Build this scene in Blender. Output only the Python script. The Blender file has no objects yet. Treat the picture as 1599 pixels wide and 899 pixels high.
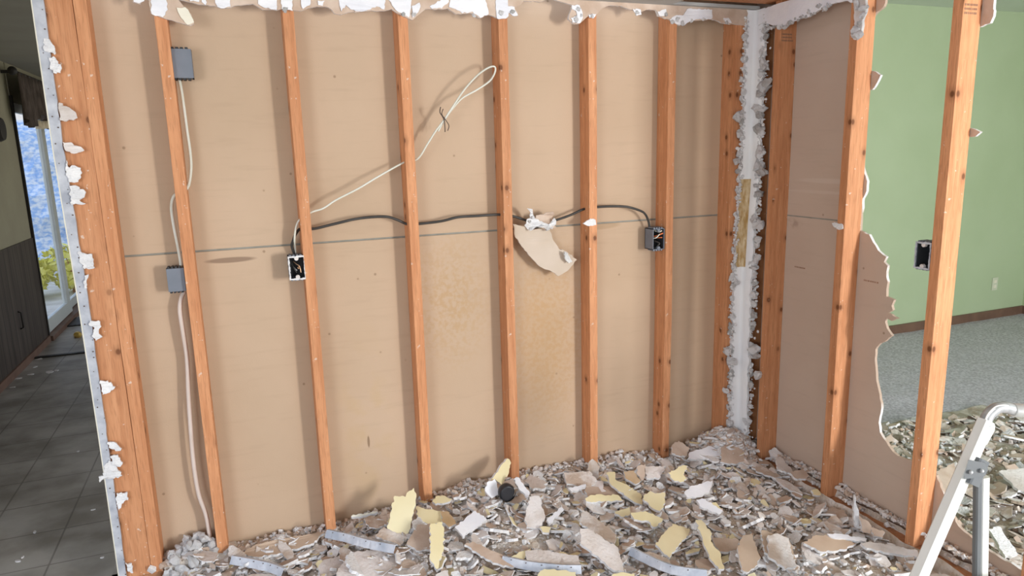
import bpy, bmesh, math, random
from mathutils import Vector, Matrix, noise
from mathutils.geometry import tessellate_polygon
random.seed(11)
S = bpy.context.scene
COL = S.collection
# ------------------------------------------------------------------ camera
FPX = 1091.9
CO = Vector((0.2318, -2.7628, 1.5886))
CF = Vector((0.35457, 0.91476, -0.19361)); CR = Vector((0.9302, -0.36611, -0.02625)); CU = Vector((0.09489, 0.17079, 0.98073))
cd = bpy.data.cameras.new('camera'); cam = bpy.data.objects.new('camera', cd); COL.objects.link(cam)
cd.sensor_fit = 'HORIZONTAL'; cd.sensor_width = 36; cd.lens = 36 * FPX / 1599
cd.clip_start = 0.05; cd.clip_end = 200
cam.matrix_world = Matrix(((CR.x, CU.x, -CF.x, CO.x), (CR.y, CU.y, -CF.y, CO.y), (CR.z, CU.z, -CF.z, CO.z), (0, 0, 0, 1)))
S.camera = cam
# ------------------------------------------------------------------ colour management, world, lights
S.view_settings.view_transform = 'Standard'; S.view_settings.look = 'None'
S.view_settings.exposure = -0.06; S.view_settings.gamma = 1.0
S.view_settings.use_curve_mapping = False
w = bpy.data.worlds.new('world'); S.world = w; w.use_nodes = True
nt = w.node_tree; nt.nodes.clear()
wo = nt.nodes.new('ShaderNodeOutputWorld'); bg = nt.nodes.new('ShaderNodeBackground')
tc = nt.nodes.new('ShaderNodeTexCoord'); sx = nt.nodes.new('ShaderNodeSeparateXYZ')
rp = nt.nodes.new('ShaderNodeValToRGB')
rp.color_ramp.elements[0].position = 0.0; rp.color_ramp.elements[0].color = (.62, .60, .58, 1)
rp.color_ramp.elements[1].position = 0.5; rp.color_ramp.elements[1].color = (.62, .72, .92, 1)
nt.links.new(tc.outputs['Generated'], sx.inputs[0]); nt.links.new(sx.outputs['Z'], rp.inputs[0])
nt.links.new(rp.outputs[0], bg.inputs[0]); nt.links.new(bg.outputs[0], wo.inputs[0])
bg.inputs[1].default_value = 1.75

def area(name, loc, target, sx_, sy_, power, color):
    l = bpy.data.lights.new(name, 'AREA'); l.shape = 'RECTANGLE'; l.size = sx_; l.size_y = sy_
    l.energy = power; l.color = color
    o = bpy.data.objects.new(name, l); COL.objects.link(o); o.location = loc
    o.rotation_euler = (Vector(target) - Vector(loc)).to_track_quat('-Z', 'Y').to_euler()
    return o
area('window_light', (3.75, -5.2, 1.25), (0.9, 0, .75), .45, 1.1, 185, (1, .97, .93))
area('left_fill_light', (-2.3, -4.4, 1.5), (2.0, 0, 1.0), 1.4, 1.4, 72, (.88, .93, 1))  # cool fill for an unseen, assumed window, added to lift the right wall
area('green_room_window_light', (3.5, -3.7, 1.5), (3.9, 1.3, .7), 1.1, 1.1, 34, (.70, .86, 1))

# ------------------------------------------------------------------ pixel -> real plane helpers
def ray(u, v): return CF + CR * ((u - 799.5) / FPX) - CU * ((v - 449.5) / FPX)
def onp(u, v, ax, val):
    d = ray(u, v); return CO + d * ((val - CO[ax]) / d[ax])
def onplane(u, v, p0, n):
    d = ray(u, v); return CO + d * ((Vector(p0) - CO).dot(n) / d.dot(n))

# ------------------------------------------------------------------ materials
MATS = {}
def mat(name, c1, c2=None, scale=8, rough=.85, bump=0, bscale=40, metal=0, stretch=(1, 1, 1), detail=5, lo=.35, hi=.65, rnd=0, spec=.3):
    if name in MATS: return MATS[name]
    m = bpy.data.materials.new(name); m.use_nodes = True; t = m.node_tree
    b = t.nodes['Principled BSDF']; b.inputs['Roughness'].default_value = rough; b.inputs['Metallic'].default_value = metal
    b.inputs['Specular IOR Level'].default_value = spec
    co = t.nodes.new('ShaderNodeTexCoord'); mp = t.nodes.new('ShaderNodeMapping'); mp.inputs['Scale'].default_value = stretch
    t.links.new(co.outputs['Object'], mp.inputs[0])
    oi = t.nodes.new('ShaderNodeObjectInfo')
    mu = t.nodes.new('ShaderNodeMath'); mu.operation = 'MULTIPLY'; mu.inputs[1].default_value = 37
    t.links.new(oi.outputs['Random'], mu.inputs[0]); cb = t.nodes.new('ShaderNodeCombineXYZ')
    t.links.new(mu.outputs[0], cb.inputs[0]); t.links.new(mu.outputs[0], cb.inputs[2]); t.links.new(cb.outputs[0], mp.inputs['Location'])
    n = t.nodes.new('ShaderNodeTexNoise'); n.inputs['Scale'].default_value = scale; n.inputs['Detail'].default_value = detail
    t.links.new(mp.outputs[0], n.inputs['Vector'])
    r = t.nodes.new('ShaderNodeValToRGB'); c2 = c2 or c1
    r.color_ramp.elements[0].position = lo; r.color_ramp.elements[0].color = (*c1, 1)
    r.color_ramp.elements[1].position = hi; r.color_ramp.elements[1].color = (*c2, 1)
    t.links.new(n.outputs[0], r.inputs[0]); out = r.outputs[0]
    if rnd:
        hv = t.nodes.new('ShaderNodeHueSaturation'); mr = t.nodes.new('ShaderNodeMapRange')
        mr.inputs['To Min'].default_value = 1 - rnd; mr.inputs['To Max'].default_value = 1 + rnd
        t.links.new(oi.outputs['Random'], mr.inputs[0]); t.links.new(mr.outputs[0], hv.inputs['Value']); t.links.new(out, hv.inputs['Color']); out = hv.outputs[0]
    t.links.new(out, b.inputs['Base Color'])
    if bump:
        n2 = t.nodes.new('ShaderNodeTexNoise'); n2.inputs['Scale'].default_value = bscale; n2.inputs['Detail'].default_value = 6
        t.links.new(co.outputs['Object'], n2.inputs['Vector'])
        bp = t.nodes.new('ShaderNodeBump'); bp.inputs['Strength'].default_value = bump; bp.inputs['Distance'].default_value = .01
        t.links.new(n2.outputs[0], bp.inputs['Height']); t.links.new(bp.outputs[0], b.inputs['Normal'])
    m['out'] = out.node.name; MATS[name] = m
    return m
def mixin(m, fac_out, color):
    """lay a second colour over the base colour"""
    t = m.node_tree; b = t.nodes['Principled BSDF']; old = b.inputs['Base Color'].links[0].from_socket
    x = t.nodes.new('ShaderNodeMixRGB'); t.links.new(fac_out, x.inputs[0]); t.links.new(old, x.inputs[1]); x.inputs[2].default_value = (*color, 1)
    t.links.new(x.outputs[0], b.inputs['Base Color'])
def ramp(t, src, a, b_, va=0., vb=1.):
    r = t.nodes.new('ShaderNodeMapRange'); r.clamp = True
    r.inputs['From Min'].default_value = a; r.inputs['From Max'].default_value = b_; r.inputs['To Min'].default_value = va; r.inputs['To Max'].default_value = vb
    t.links.new(src, r.inputs[0]); return r.outputs[0]
def mul(t, a, b_):
    m_ = t.nodes.new('ShaderNodeMath'); m_.operation = 'MULTIPLY'
    t.links.new(a, m_.inputs[0])
    if hasattr(b_, 'node'): t.links.new(b_, m_.inputs[1])
    else: m_.inputs[1].default_value = b_
    return m_.outputs[0]
def ellipse(t, pos, c, r, soft=.4):
    """1 inside the ellipsoid c,r (object space)"""
    mp = t.nodes.new('ShaderNodeMapping'); mp.vector_type = 'POINT'
    mp.inputs['Scale'].default_value = [1 / q for q in r]; mp.inputs['Location'].default_value = [-a / q for a, q in zip(c, r)]
    t.links.new(pos, mp.inputs[0]); ln = t.nodes.new('ShaderNodeVectorMath'); ln.operation = 'LENGTH'; t.links.new(mp.outputs[0], ln.inputs[0])
    return ramp(t, ln.outputs['Value'], 1 - soft, 1, 1, 0)

def wood_mat(name, c1, c2, knot=(.16, .055, .02), rough=.65, amt=.10):
    m = mat(name, c1, c2, scale=3.2, stretch=(16, 16, 1.1), rough=rough, detail=6, rnd=amt, lo=.3, hi=.7)
    t = m.node_tree; mp = [n for n in t.nodes if n.type == 'MAPPING'][0]
    # fine growth-ring lines
    n = t.nodes.new('ShaderNodeTexNoise'); n.inputs['Scale'].default_value = 14; n.inputs['Detail'].default_value = 2
    t.links.new(mp.outputs[0], n.inputs['Vector'])
    f = ramp(t, n.outputs[0], .52, .62, 0, .35); mixin(m, f, tuple(q * .62 for q in c1))
    # knots
    co = [q for q in t.nodes if q.type == 'TEX_COORD'][0]
    cb = [q for q in t.nodes if q.type == 'COMBXYZ'][0]
    av = t.nodes.new('ShaderNodeVectorMath'); av.operation = 'ADD'; t.links.new(co.outputs['Object'], av.inputs[0]); t.links.new(cb.outputs[0], av.inputs[1])
    sx2 = t.nodes.new('ShaderNodeSeparateXYZ'); t.links.new(av.outputs[0], sx2.inputs[0])
    ad = t.nodes.new('ShaderNodeMath'); ad.operation = 'ADD'; t.links.new(sx2.outputs['X'], ad.inputs[0]); t.links.new(sx2.outputs['Y'], ad.inputs[1])
    c2_ = t.nodes.new('ShaderNodeCombineXYZ'); t.links.new(mul(t, ad.outputs[0], 11.), c2_.inputs[0]); t.links.new(mul(t, sx2.outputs['Z'], 8.), c2_.inputs[1])
    v = t.nodes.new('ShaderNodeTexVoronoi'); v.voronoi_dimensions = '2D'; v.inputs['Scale'].default_value = 1.0; t.links.new(c2_.outputs[0], v.inputs['Vector'])
    sp = t.nodes.new('ShaderNodeSeparateColor'); t.links.new(v.outputs['Color'], sp.inputs[0])
    sel = ramp(t, sp.outputs[0], .62, .66)
    halo = mul(t, ramp(t, v.outputs['Distance'], .10, .26, 1, 0), mul(t, sel, .45)); mixin(m, halo, tuple(q * .5 for q in c1))
    kn = mul(t, ramp(t, v.outputs['Distance'], .06, .11, 1, 0), mul(t, sel, .9)); mixin(m, kn, knot)
    # plaster dust specks
    n3 = t.nodes.new('ShaderNodeTexNoise'); n3.inputs['Scale'].default_value = 60; n3.inputs['Detail'].default_value = 2; t.links.new(co.outputs['Object'], n3.inputs['Vector'])
    mixin(m, ramp(t, n3.outputs[0], .70, .74, 0, .5), (.75, .68, .6))
    return m
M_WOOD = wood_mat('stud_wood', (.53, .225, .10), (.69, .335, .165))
M_WOODD = wood_mat('stud_wood_in_shade', (.42, .18, .075), (.52, .25, .11))  # darker copy of the stud wood, corner shade put into its colour
M_PLATE = wood_mat('plate_wood', (.42, .19, .09), (.52, .26, .13))

def paper_mat(name, c1, c2, stains=()):
    m = mat(name, c1, c2, scale=1.6, rough=.92, detail=4, bump=.05, bscale=180)
    t = m.node_tree; co = [q for q in t.nodes if q.type == 'TEX_COORD'][0]; P = co.outputs['Object']
    n = t.nodes.new('ShaderNodeTexNoise'); n.inputs['Scale'].default_value = 22; n.inputs['Detail'].default_value = 3
    mp = t.nodes.new('ShaderNodeMapping'); mp.inputs['Scale'].default_value = (.25, .25, 2.2); t.links.new(P, mp.inputs[0]); t.links.new(mp.outputs[0], n.inputs['Vector'])
    mixin(m, ramp(t, n.outputs[0], .55, .75, 0, .16), tuple(q * .75 for q in c1))
    # sparse dark flecks
    v = t.nodes.new('ShaderNodeTexVoronoi'); v.inputs['Scale'].default_value = 9; t.links.new(P, v.inputs['Vector'])
    sp = t.nodes.new('ShaderNodeSeparateColor'); t.links.new(v.outputs['Color'], sp.inputs[0])
    mixin(m, mul(t, ramp(t, v.outputs['Distance'], .03, .06, .6, 0), ramp(t, sp.outputs[0], .55, .6)), (.22, .14, .08))
    for c, r, col, amt, speck in stains:
        f = ellipse(t, P, c, r, .75 if speck >= 0 else .3)
        if speck > 0:
            n4 = t.nodes.new('ShaderNodeTexNoise'); n4.inputs['Scale'].default_value = speck; n4.inputs['Detail'].default_value = 3; t.links.new(P, n4.inputs['Vector'])
            f = mul(t, f, ramp(t, n4.outputs[0], .42, .62))
        mixin(m, mul(t, f, amt), col)
    return m
PAPER1, PAPER2 = (.50, .365, .25), (.55, .405, .285)
M_PAPER = paper_mat('brown_paper_back', PAPER1, PAPER2, [
    ((1.05, .09, .95), (.22, .2, .35), (.48, .31, .15), .55, 60),
    ((1.5, .09, .75), (.26, .2, .55), (.50, .31, .15), .6, 60),
    ((1.5, .09, .7), (.22, .2, .5), (.52, .33, .17), .45, 0),
    ((.66, .09, .45), (.14, .2, .5), (.52, .36, .18), .45, 8),
    ((.19, .09, 1.205), (.10, .2, .012), (.24, .16, .11), .8, -1),
    ((1.78, .09, 1.235), (.12, .2, .02), (.40, .28, .17), .6, -1),
    ((.66, .09, .38), (.006, .2, .03), (.18, .11, .06), .7, -1)])
M_PAPER_R_LIT = paper_mat('brown_paper_right_brightened', (.53, .41, .325), (.58, .46, .37), [  # same paper as the long wall, extra light put into its colour
    ((2.63, -.22, 1.22), (.2, .07, .03), (.36, .26, .2), .6, 30),
    ((2.63, -.4, 1.42), (.2, .2, .012), (.62, .52, .44), .5, -1),
    ((2.63, -.35, 1.37), (.2, .22, .008), (.62, .52, .44), .4, -1)])
M_PAPERF = mat('torn_brown_paper', (.50, .37, .28), (.62, .50, .41), scale=14, bump=.2, bscale=60, rnd=.12)
M_GYP = mat('white_gypsum', (.72, .72, .73), (.84, .83, .82), scale=30, bump=.6, bscale=120, rnd=.08)
M_GYPG = mat('grey_gypsum_crumb', (.52, .51, .50), (.76, .75, .73), scale=25, bump=.7, bscale=120, rnd=.12)
M_MIX = mat('gypsum_with_torn_paper', (.54, .43, .345), (.76, .71, .67), scale=11, lo=.42, hi=.58, bump=.5, bscale=70, detail=8, rnd=.1)
M_MIX2 = mat('dusty_grey_board', (.60, .53, .48), (.78, .74, .72), scale=9, lo=.35, hi=.65, bump=.4, bscale=70, detail=8, rnd=.1)
M_YEL = mat('pale_yellow_paint', (.80, .70, .42), (.86, .77, .50), scale=5, rough=.6, rnd=.05)
M_CREAM = mat('cream_wall_paint', (.80, .76, .62), (.84, .80, .68), scale=5, rough=.6)
M_WHITE = mat('white_plaster_paint', (.78, .79, .84), (.88, .88, .90), scale=8, rough=.7, bump=.15, bscale=60)
M_CORNER = mat('corner_white_paint', (.80, .80, .82), (.86, .85, .83), scale=3, rough=.6)
M_DUST = mat('plaster_dust', (.56, .46, .36), (.76, .70, .64), scale=16, bump=1, bscale=90, detail=9, lo=.4, hi=.6)
M_BEAD = mat('galvanised_bead', (.34, .36, .41), (.58, .60, .64), scale=14, rough=.6, bump=.3, bscale=50)
M_BOX = mat('grey_box_plastic', (.17, .19, .225), (.20, .22, .26), scale=10, rough=.55)
M_BOXIN = mat('dark_tab_and_shade_plastic', (.03, .032, .036), (.05, .052, .055), scale=10, rough=.6)  # near-black for tabs, and for shade painted inside the open boxes
M_BLACK = mat('black_cable_jacket', (.035, .033, .03), (.07, .065, .06), scale=10, rough=.5)
M_WCAB = mat('white_cable_jacket', (.66, .66, .56), (.74, .74, .66), scale=10, rough=.5)
M_BCAB = mat('beige_cable_jacket', (.62, .52, .45), (.68, .58, .52), scale=10, rough=.5)
M_COPPER = mat('copper_wire', (.75, .42, .22), (.85, .6, .4), scale=10, rough=.4, metal=.6)
M_ORW = mat('orange_wire_sheath', (.80, .22, .08), (.85, .30, .12), scale=10, rough=.5)
M_GLUE = mat('dried_glue', (.42, .25, .08), (.66, .52, .32), scale=22, stretch=(3, 3, 1), rough=.35, bump=.8, bscale=60)
M_CEIL = mat('grey_ceiling_board', (.42, .43, .42), (.50, .51, .50), scale=6)
M_GREEN = mat('green_wall_paint', (.43, .52, .33), (.46, .55, .36), scale=2, rough=.6, bump=.03, bscale=90)
M_GREENR = mat('olive_green_wall_paint', (.46, .54, .33), (.49, .57, .36), scale=2, rough=.6)
M_GCEIL = mat('green_room_ceiling_paint', (.62, .68, .58), (.66, .72, .62), scale=2)
M_BASE = mat('brown_baseboard', (.15, .085, .06), (.20, .115, .08), scale=8, rough=.5)
M_CARPET = mat('grey_carpet', (.45, .42, .47), (.70, .665, .73), scale=70, rough=1, bump=1, bscale=150, detail=8, lo=.38, hi=.62)
M_TILE = mat('hall_vinyl_floor', (.23, .205, .17), (.40, .365, .32), scale=5, rough=.5, detail=8, bump=.1, bscale=40)
M_SUB = mat('dusty_subfloor', (.30, .25, .2), (.52, .48, .44), scale=9, rough=.9, detail=9)
M_PANEL = mat('dark_wood_panelling', (.045, .033, .026), (.085, .065, .052), scale=4, stretch=(1, 6, .6), rough=.5)
M_HWALL = mat('olive_beige_wall', (.33, .30, .205), (.37, .34, .23), scale=3, rough=.8, bump=.3, bscale=30)
M_HCEIL = mat('hall_ceiling_paint', (.30, .29, .24), (.34, .33, .28), scale=3)
M_WTRIM = mat('white_door_vinyl', (.60, .62, .58), (.66, .68, .64), scale=4, rough=.4)
M_DARK = mat('dark_trim', (.02, .018, .016), (.04, .035, .03), scale=10, rough=.5)
M_VAL = mat('brown_valance_fabric', (.07, .052, .04), (.13, .10, .08), scale=9, stretch=(6, 6, 1), rough=.9)
M_LINING = mat('cream_valance_lining', (.75, .62, .42), (.82, .70, .50), scale=9)
M_ALU = mat('ladder_white_aluminium', (.80, .81, .76), (.86, .87, .83), scale=4, rough=.38, metal=.15, spec=.5)
M_ALUG = mat('ladder_grey_aluminium', (.36, .37, .37), (.50, .51, .51), scale=4, rough=.35, metal=.3, stretch=(20, 1, 1))
M_BRK = mat('ladder_grey_bracket', (.13, .14, .145), (.16, .17, .175), scale=4, rough=.45)
M_INK = mat('dark_ink', (.10, .075, .06), (.14, .1, .08), scale=4)
M_STAMP = mat('faded_ink', (.28, .16, .10), (.34, .20, .13), scale=4)
M_GAP = mat('board_joint_grey_paper', (.26, .25, .21), (.32, .31, .27), scale=20)  # grey tone of the joint between the sheets
M_BRASS = mat('brass', (.70, .45, .10), (.8, .55, .15), scale=4, metal=.7, rough=.3)
M_OUTLET = mat('almond_outlet_plastic', (.60, .62, .48), (.64, .66, .52), scale=4, rough=.4)
M_TARP = mat('blue_tarp', (.34, .54, .88), (.84, .90, .97), scale=12, stretch=(1, 1, 1.6), lo=.4, hi=.6)
M_LEAF = mat('yellow_green_leaves', (.72, .68, .10), (.86, .82, .30), scale=12)
M_GROUND = mat('pale_outdoor_ground', (.48, .46, .42), (.66, .65, .62), scale=4)
g = bpy.data.materials.new('window_glass'); g.use_nodes = True
gb = g.node_tree.nodes['Principled BSDF']; gb.inputs['Transmission Weight'].default_value = 1; gb.inputs['Roughness'].default_value = .0; gb.inputs['IOR'].default_value = 1.1
gb.inputs['Base Color'].default_value = (.94, .97, 1, 1)
M_GLASS = g
# floor tile joints in the hall
t = M_TILE.node_tree; co = [q for q in t.nodes if q.type == 'TEX_COORD'][0]
bk = t.nodes.new('ShaderNodeTexBrick'); bk.offset = 0; bk.inputs['Scale'].default_value = 1; bk.inputs['Brick Width'].default_value = .305; bk.inputs['Row Height'].default_value = .305
bk.inputs['Mortar Size'].default_value = .004; bk.inputs['Color1'].default_value = (0, 0, 0, 1); bk.inputs['Color2'].default_value = (0, 0, 0, 1); bk.inputs['Mortar'].default_value = (1, 1, 1, 1)
t.links.new(co.outputs['Object'], bk.inputs['Vector']); mixin(M_TILE, mul(t, bk.outputs['Color'], .6), (.10, .085, .07))
nz = t.nodes.new('ShaderNodeTexNoise'); nz.inputs['Scale'].default_value = 2.2; nz.inputs['Detail'].default_value = 9; t.links.new(co.outputs['Object'], nz.inputs['Vector'])
mixin(M_TILE, ramp(t, nz.outputs[0], .5, .72, 0, .35), (.55, .52, .47))
# grooves in the panelling
t = M_PANEL.node_tree; co = [q for q in t.nodes if q.type == 'TEX_COORD'][0]
wv = t.nodes.new('ShaderNodeTexWave'); wv.bands_direction = 'Y'; wv.inputs['Scale'].default_value = 2.6; wv.inputs['Distortion'].default_value = .0
t.links.new(co.outputs['Object'], wv.inputs['Vector']); mixin(M_PANEL, ramp(t, wv.outputs[1] if len(wv.outputs) > 1 else wv.outputs[0], .93, .98, 0, .8), (.015, .012, .01))

# ------------------------------------------------------------------ object helpers
def link(name, me, parent=None, loc=None):
    o = bpy.data.objects.new(name, me); COL.objects.link(o)
    if parent: o.parent = parent
    if loc is not None: o.location = loc
    return o
def bm_obj(name, bm, mats, parent=None, loc=None, smooth=False):
    bmesh.ops.recalc_face_normals(bm, faces=bm.faces[:])
    me = bpy.data.meshes.new(name); bm.to_mesh(me); bm.free()
    for m in (mats if isinstance(mats, (list, tuple)) else [mats]): me.materials.append(m)
    if smooth:
        for p in me.polygons: p.use_smooth = True
    return link(name, me, parent, loc)
def tag(o, label, cat, group=None):
    o['label'] = label; o['category'] = cat
    if group: o['group'] = group
    return o
def struct(o): o['kind'] = 'structure'; return o
def root(name, loc, label, cat, group=None):
    o = bpy.data.objects.new(name, None); COL.objects.link(o); o.location = loc; o.empty_display_size = .05
    return tag(o, label, cat, group)
def box(bm, a, b, mi=0, bev=0):
    a = Vector(a); b = Vector(b); r = bmesh.ops.create_cube(bm, size=1)
    vs = r['verts']; c = (a + b) / 2; d = b - a
    for v in vs: v.co = Vector((c.x + v.co.x * d.x, c.y + v.co.y * d.y, c.z + v.co.z * d.z))
    fs = list({f for v in vs for f in v.link_faces})
    for f in fs: f.material_index = mi
    if bev:
        es = list({e for v in vs for e in v.link_edges})
        r2 = bmesh.ops.bevel(bm, geom=es, offset=bev, segments=2, affect='EDGES', profile=.6)
        for f in r2['faces']: f.material_index = mi
def boxo(name, a, b, m, parent=None, bev=0):
    bm = bmesh.new(); box(bm, a, b, 0, bev); return bm_obj(name, bm, m, parent)
def tube_bm(bm, pts, r, seg=8, mi=0, flat=1.):
    pts = [Vector(p) for p in pts]; rings = []; up = None
    for i, p in enumerate(pts):
        d = (pts[min(i + 1, len(pts) - 1)] - pts[max(i - 1, 0)]).normalized()
        if up is None: up = Vector((0, 1, 0)) if abs(d.y) < .9 else Vector((1, 0, 0))
        s = d.cross(up).normalized(); up = s.cross(d).normalized()
        rr = r[i] if isinstance(r, (list, tuple)) else r
        rings.append([bm.verts.new(p + s * math.cos(2 * math.pi * k / seg) * rr + up * math.sin(2 * math.pi * k / seg) * rr * flat) for k in range(seg)])
    for a, b in zip(rings, rings[1:]):
        for k in range(seg):
            f = bm.faces.new((a[k], a[(k + 1) % seg], b[(k + 1) % seg], b[k])); f.material_index = mi; f.smooth = True
    bm.faces.new(rings[0]).material_index = mi; bm.faces.new(rings[-1]).material_index = mi
def spline(pts, n=8):
    pts = [Vector(p) for p in pts]; out = []
    for i in range(len(pts) - 1):
        p0 = pts[max(i - 1, 0)]; p1 = pts[i]; p2 = pts[i + 1]; p3 = pts[min(i + 2, len(pts) - 1)]
        for k in range(n):
            t = k / n
            out.append(.5 * ((2 * p1) + (p2 - p0) * t + (2 * p0 - 5 * p1 + 4 * p2 - p3) * t * t + (3 * p1 - p0 - 3 * p2 + p3) * t ** 3))
    out.append(pts[-1]); return out
def jag(poly, amp, n, seed=0):
    """roughen a closed 3-D outline in its own plane"""
    rnd = random.Random(seed); out = []; L = len(poly)
    nrm = Vector()
    for i in range(L): nrm += poly[i].cross(poly[(i + 1) % L])
    nrm.normalize()
    for i in range(L):
        a = poly[i]; b = poly[(i + 1) % L]; out.append(a)
        k = max(1, int((b - a).length / n)); s = (b - a).cross(nrm).normalized() if (b - a).length > 1e-6 else Vector()
        for j in range(1, k): out.append(a.lerp(b, j / k) + s * rnd.uniform(-amp, amp) + (b - a) / k * rnd.uniform(-.3, .3))
    return out
def slab_bm(bm, poly, n, th, mf=0, ms=1, mb=2):
    """prism: poly is the front outline, n the outward normal, th the thickness"""
    n = Vector(n).normalized()
    f = [bm.verts.new(p) for p in poly]; b = [bm.verts.new(p - n * th) for p in poly]
    L = len(poly)
    for i, j, k in tessellate_polygon([[Vector(p) for p in poly]]):
        if len({i, j, k}) < 3: continue
        bm.faces.new((f[i], f[j], f[k])).material_index = mf; bm.faces.new((b[k], b[j], b[i])).material_index = mb
    for i in range(L): bm.faces.new((f[i], f[(i + 1) % L], b[(i + 1) % L], b[i])).material_index = ms
def slab(name, poly, n, th, mats, parent=None):
    c = sum(poly, Vector()) / len(poly)
    bm = bmesh.new(); off = c if parent is None else Vector()
    slab_bm(bm, [p - off for p in poly], n, th)
    return bm_obj(name, bm, mats, parent, loc=(c if parent is None else None))
LUMPS = []
def lump_mesh(seed, m):
    rnd = random.Random(seed); bm = bmesh.new(); bmesh.ops.create_icosphere(bm, subdivisions=2, radius=1)
    off = Vector((rnd.uniform(0, 50),) * 3)
    for v in bm.verts:
        d = 1 + .55 * noise.noise(v.co * 1.1 + off) + .45 * noise.noise(v.co * 2.6 + off)
        v.co = v.co * d
        v.co += Vector([rnd.uniform(-.09, .09) for _ in range(3)])
    me = bpy.data.meshes.new('plaster_chunk'); bmesh.ops.recalc_face_normals(bm, faces=bm.faces[:]); bm.to_mesh(me); bm.free(); me.materials.append(m); return me
for i in range(8): LUMPS.append(lump_mesh(i, M_GYP if i % 4 else M_GYPG))
def lump(parent, loc, s, rnd, name='plaster_chunk', fl=1.):
    o = link(name, rnd.choice(LUMPS if parent else [LUMPS[q] for q in (1, 2, 3, 5, 6, 7)]), parent, loc)
    o.scale = (s * rnd.uniform(.6, 1.2), s * rnd.uniform(.6, 1.1) * fl, s * rnd.uniform(.7, 1.3)); o.rotation_euler = [rnd.uniform(0, 6) if fl == 1. else rnd.uniform(-.3, .3) for _ in range(3)]
    return o

# ------------------------------------------------------------------ dimensions
XC = 2.5409; D = .089; WX = XC + D; ZC = 2.19; BT = .0127
# ------------------------------------------------------------------ structure
struct(boxo('floor', (-.36, -6, -.05), (XC + D / 2, .12, 0), M_SUB))
struct(boxo('floor_hall', (-1.6, -6, -.05), (-.36, 7.2, 0.0), M_TILE))
struct(boxo('floor_hall_far', (-.36, .1, -.05), (1.5, 7.2, 0.0), M_TILE))
# long wall: two sheets of drywall seen from behind, thin dark joint between
bm = bmesh.new()
J0 = 1.243
box(bm, (-.33, D, J0 + .008), (WX, D + BT, 2.6)); box(bm, (-.33, D, 0), (WX, D + BT, J0)); box(bm, (-.33, D + .006, J0 - .01), (WX, D + BT, J0 + .02), 1)
struct(bm_obj('wall_back', bm, [M_PAPER, M_GAP]))
# narrow wall with the big hole
def rp_(u, v): return onp(u, v, 0, WX)
hole = [(1387, -25), (1380, 10), (1370, 18), (1354, 40), (1350, 90), (1345, 150), (1348, 265), (1354, 283), (1353, 298), (1347, 310), (1344, 340), (1343, 360), (1357, 366), (1363, 378), (1371, 391), (1379, 398), (1384, 401), (1380, 409), (1386, 415), (1384, 425), (1386, 440), (1384, 452), (1384, 463), (1396, 468), (1392, 477), (1394, 484), (1386, 489), (1402, 497), (1392, 501), (1383, 496), (1382, 503), (1385, 513), (1393, 524), (1385, 530), (1374, 536), (1367, 545), (1366, 560), (1368, 590), (1372, 610), (1376, 630), (1375, 645), (1372, 660), (1374, 675), (1384, 690), (1394, 705), (1402, 712), (1412, 716), (1440, 722), (1462, 742), (1480, 788), (1497, 822), (1520, 842), (1555, 866), (1599, 892), (1630, 905)]
P = [rp_(*q) for q in hole]
ybot = P[-1].y
poly = [Vector((WX, D, 2.5)), Vector((WX, P[0].y, 2.5))] + jag(P, .003, .015, 3)[:-1][:] 
# jag closes the loop; keep only the open run
full = jag(P, .003, .015, 3)
k_last = max(i for i, q in enumerate(full) if (q - P[-1]).length < 1e-6)
poly = [Vector((WX, D, 2.5)), Vector((WX, P[0].y, 2.5))] + full[:k_last + 1] + [Vector((WX, ybot - .3, .02)), Vector((WX, ybot - .3, 0)), Vector((WX, D, 0))]
bm = bmesh.new(); slab_bm(bm, poly, (-1, 0, 0), BT)
wr = struct(bm_obj('wall_right', bm, [M_PAPER_R_LIT, mat('torn_board_edge', (.46, .35, .27), (.74, .72, .70), scale=5, lo=.5, hi=.56, detail=3), M_GREEN]))
bm = bmesh.new()
box(bm, (WX - .0008, -.59, J0 + .008), (WX + .004, D, J0 + .014))
struct(bm_obj('trim_1', bm, M_GAP))          # dark joint line between the two sheets
# ceilings
struct(boxo('ceiling', (-1.6, -4.4, ZC), (2.07, 0, ZC + .0127), M_CEIL))
bm = bmesh.new(); box(bm, (2.07, -.035, ZC), (XC, 0, ZC + .0127)); struct(bm_obj('trim_2', bm, M_CEIL))
struct(boxo('ceiling_hall', (-1.6, .12, 2.42), (1.5, 7.2, 2.46), M_HCEIL))
struct(boxo('trim_3', (-1.6, .1, ZC), (-.3, .13, 2.46), M_HCEIL))
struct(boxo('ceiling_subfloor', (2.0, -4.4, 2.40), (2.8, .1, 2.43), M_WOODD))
struct(boxo('ceiling_green_room', (WX + BT, -4, 2.58), (6.9, 1.4, 2.62), M_GCEIL))
# green room
struct(boxo('wall_green_far', (WX + BT, 1.32, 0), (6.9, 1.36, 2.6), M_GREEN))
struct(boxo('wall_green_side', (6.77, -4, 0), (6.82, 1.34, 2.6), M_GREENR))
struct(boxo('baseboard_green_far', (WX + BT, 1.303, 0), (6.77, 1.32, .085), M_BASE))
struct(boxo('baseboard_green_side', (6.753, -4, 0), (6.77, 1.303, .085), M_BASE))
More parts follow.
